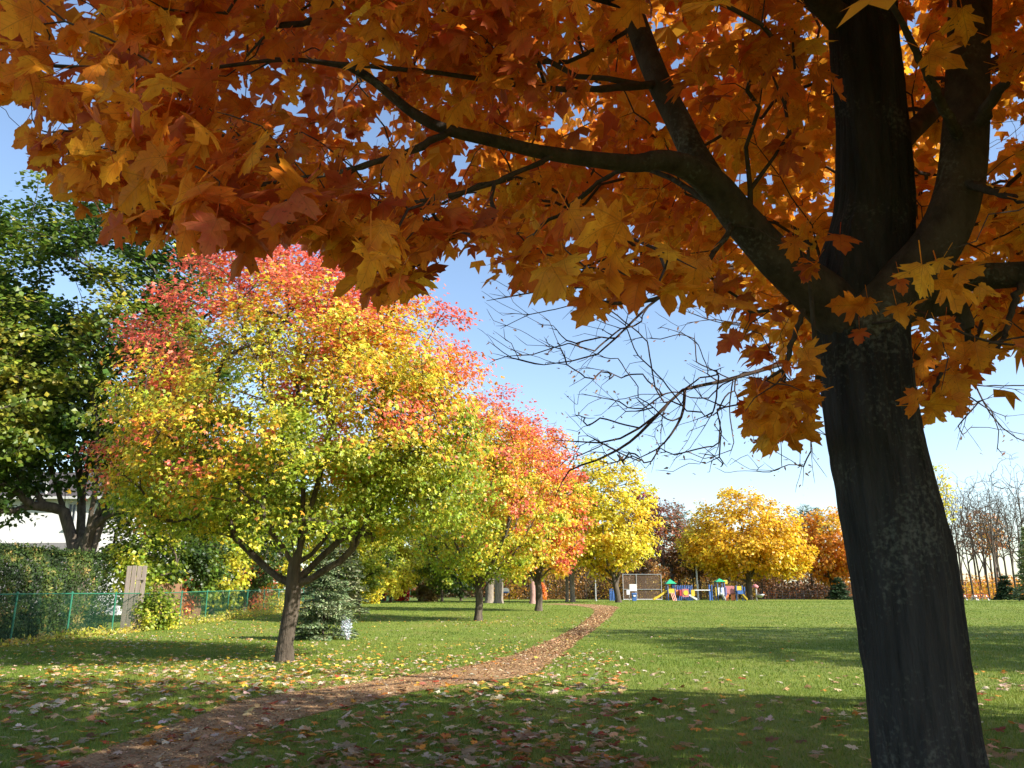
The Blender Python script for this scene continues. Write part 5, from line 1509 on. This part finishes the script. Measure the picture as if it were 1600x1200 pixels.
# ball backstop: frame of posts with a brown mesh
bk = empty('ball_backstop', (pxm(1003), 108, g0)); tag(bk, 'tall brown mesh ball backstop with pale posts', 'backstop')
BY = 108.0
bx = [Xt(px, 930, BY) for px in (974, 995, 1034)]
zt_ = Zt(897, BY)
for x in bx: MB().tube([(x, BY, g0 - 0.05), (x, BY, zt_)], 0.045, 8).build('post', M_STEEL, bk)
for py in (897.5, 921, 936.5): MB().tube([(bx[0], BY, Zt(py, BY)), (bx[-1], BY, Zt(py, BY))], 0.045, 6).build('rail', M_STEEL if py < 930 else M_WHT, bk)
M_NET = mat_plain('rusty_mesh', (0.16, 0.10, 0.065), 0.8)
VV, FF, off = [], [], 0
Hn = zt_ - g0; Wn = bx[-1] - bx[0]
for sgn in (1, -1):
    for s in np.arange(-Hn, Wn + Hn, 0.11):
        u0, u1 = max(0.0, s), min(Wn, s + Hn)
        if u1 - u0 < 0.02: continue
        w0_, w1_ = u0 - s, u1 - s
        if sgn < 0: w0_, w1_ = Hn - w0_, Hn - w1_
        V_, F_ = tube_arrays(np.array([(bx[0] + u0, BY + 0.07 + 0.004 * sgn, g0 + w0_), (bx[0] + u1, BY + 0.07 + 0.004 * sgn, g0 + w1_)]), np.array([0.014, 0.014]), 3)
        VV.append(V_); FF.append(F_ + off); off += len(V_)
link('wire_mesh', make_mesh('wire_mesh', np.vstack(VV), np.vstack(FF)), M_NET, bk)['kind'] = 'stuff'

lp_ = empty('light_pole', G(931, 96)); tag(lp_, 'slim pale light pole on the lawn crest', 'lamp post')
q = G(931, 96); MB().tube([(q[0], q[1], q[2] - 0.05), (q[0], q[1], Zt(868, 96))], [0.09, 0.055], 10).build('pole', M_STEEL, lp_)
MB().box(q[0], q[1] - 0.3, Zt(867.5, 96), 0.22, 0.75, 0.10).build('lamp_head', M_STEEL, lp_, bevel=0.03)
MB().tube([(q[0], q[1], q[2]), (q[0], q[1], q[2] + 0.12)], 0.16, 10).build('base', M_STEEL, lp_)
lp2 = empty('light_pole', G(1091, 112)); tag(lp2, 'grey utility pole behind the overhead ladder', 'lamp post')
q = G(1091, 112); MB().tube([(q[0], q[1], q[2] - 0.05), (q[0], q[1], Zt(870, 112))], [0.14, 0.10], 10).build('pole', M_STEEL, lp2)
MB().box(q[0], q[1], Zt(869, 112), 0.9, 0.12, 0.12).build('crossarm', M_STEEL, lp2)

def picnic_table(name, label, b, mt, ms, rz=0.0):
    t = empty(name, b); tag(t, label, 'table')
    for k in range(4): MB().box(b[0], b[1] + (k - 1.5) * 0.19, b[2] + 0.74, 1.8, 0.17, 0.04).build('plank', mt, t)
    for s in (-1, 1):
        MB().box(b[0], b[1] + s * 0.72, b[2] + 0.44, 1.8, 0.26, 0.04).build('seat', mt, t)
        for e in (-0.65, 0.65): MB().beam((b[0] + e, b[1] + s * 0.75, b[2]), (b[0] + e, b[1] + s * 0.22, b[2] + 0.72), 0.09, 0.09).build('leg', ms, t)
    for e in (-0.65, 0.65): MB().box(b[0] + e, b[1], b[2] + 0.40, 0.06, 1.6, 0.08).build('brace', ms, t)
picnic_table('picnic_table', 'red topped picnic table with white legs under the bare grove', G(1532, 104), M_REDP, M_WHT)
picnic_table('picnic_table', 'red topped picnic table standing beside the other one in the grove', G(1514, 107), M_REDP, M_WHT)
nb_ = empty('information_sign', G(790, 84)); tag(nb_, 'round topped white and blue sign on two posts by the stout trunks', 'sign')
q = G(790, 84)
mb = MB(); a_ = np.linspace(0, math.pi, 9)
out = [(q[0] - 0.38, q[2] + 0.95)] + [(q[0] - 0.38 * math.cos(a), q[2] + 1.25 + 0.22 * math.sin(a)) for a in a_] + [(q[0] + 0.38, q[2] + 0.95)]
k = len(out)
mb.add([(x, q[1] - 0.03, z) for x, z in out] + [(x, q[1] + 0.03, z) for x, z in out], [tuple(range(k)), tuple(range(k, 2 * k))[::-1]] + [(i, i + k, (i + 1) % k + k, (i + 1) % k) for i in range(k)])
mb.build('panel', M_WHT, nb_)
MB().box(q[0], q[1] - 0.045, q[2] + 1.02, 0.66, 0.02, 0.14).build('band', M_BLUE, nb_)
for s in (-1, 1): MB().box(q[0] + s * 0.36, q[1] + 0.06, q[2] + 0.6, 0.07, 0.07, 1.24).build('post', M_DARK, nb_)
# boundary rail fence along the woods
wf = empty('wire_fence', G(1250, 116)); tag(wf, 'low dark wire fence along the wood edge', 'fence')
for px in np.arange(1190, 1345, 11): 
    q = G(px, 116); MB().tube([(q[0], q[1], q[2] - 0.05), (q[0], q[1], q[2] + 1.25)], 0.035, 6).build('post', M_DARK, wf)
a_, b_ = G(1190, 116), G(1344, 116)
for z in (0.15, 0.5, 0.85, 1.2): MB().tube([a_ + [0, 0, z], b_ + [0, 0, z]], 0.015, 5).build('wire', M_DARK, wf)
wf = empty('wire_fence', G(1560, 116)); tag(wf, 'tall dark wire fence behind the bare grove', 'fence')
for px in np.arange(1470, 1660, 21):
    q = G(px, 119); MB().tube([(q[0], q[1], q[2] - 0.05), (q[0], q[1], q[2] + 2.5)], 0.05, 6).build('post', M_DARK, wf)
a_, b_ = G(1470, 119), G(1654, 119)
for z in (0.1, 0.9, 1.7, 2.45): MB().tube([a_ + [0, 0, z], b_ + [0, 0, z]], 0.02, 5).build('wire', M_DARK, wf)
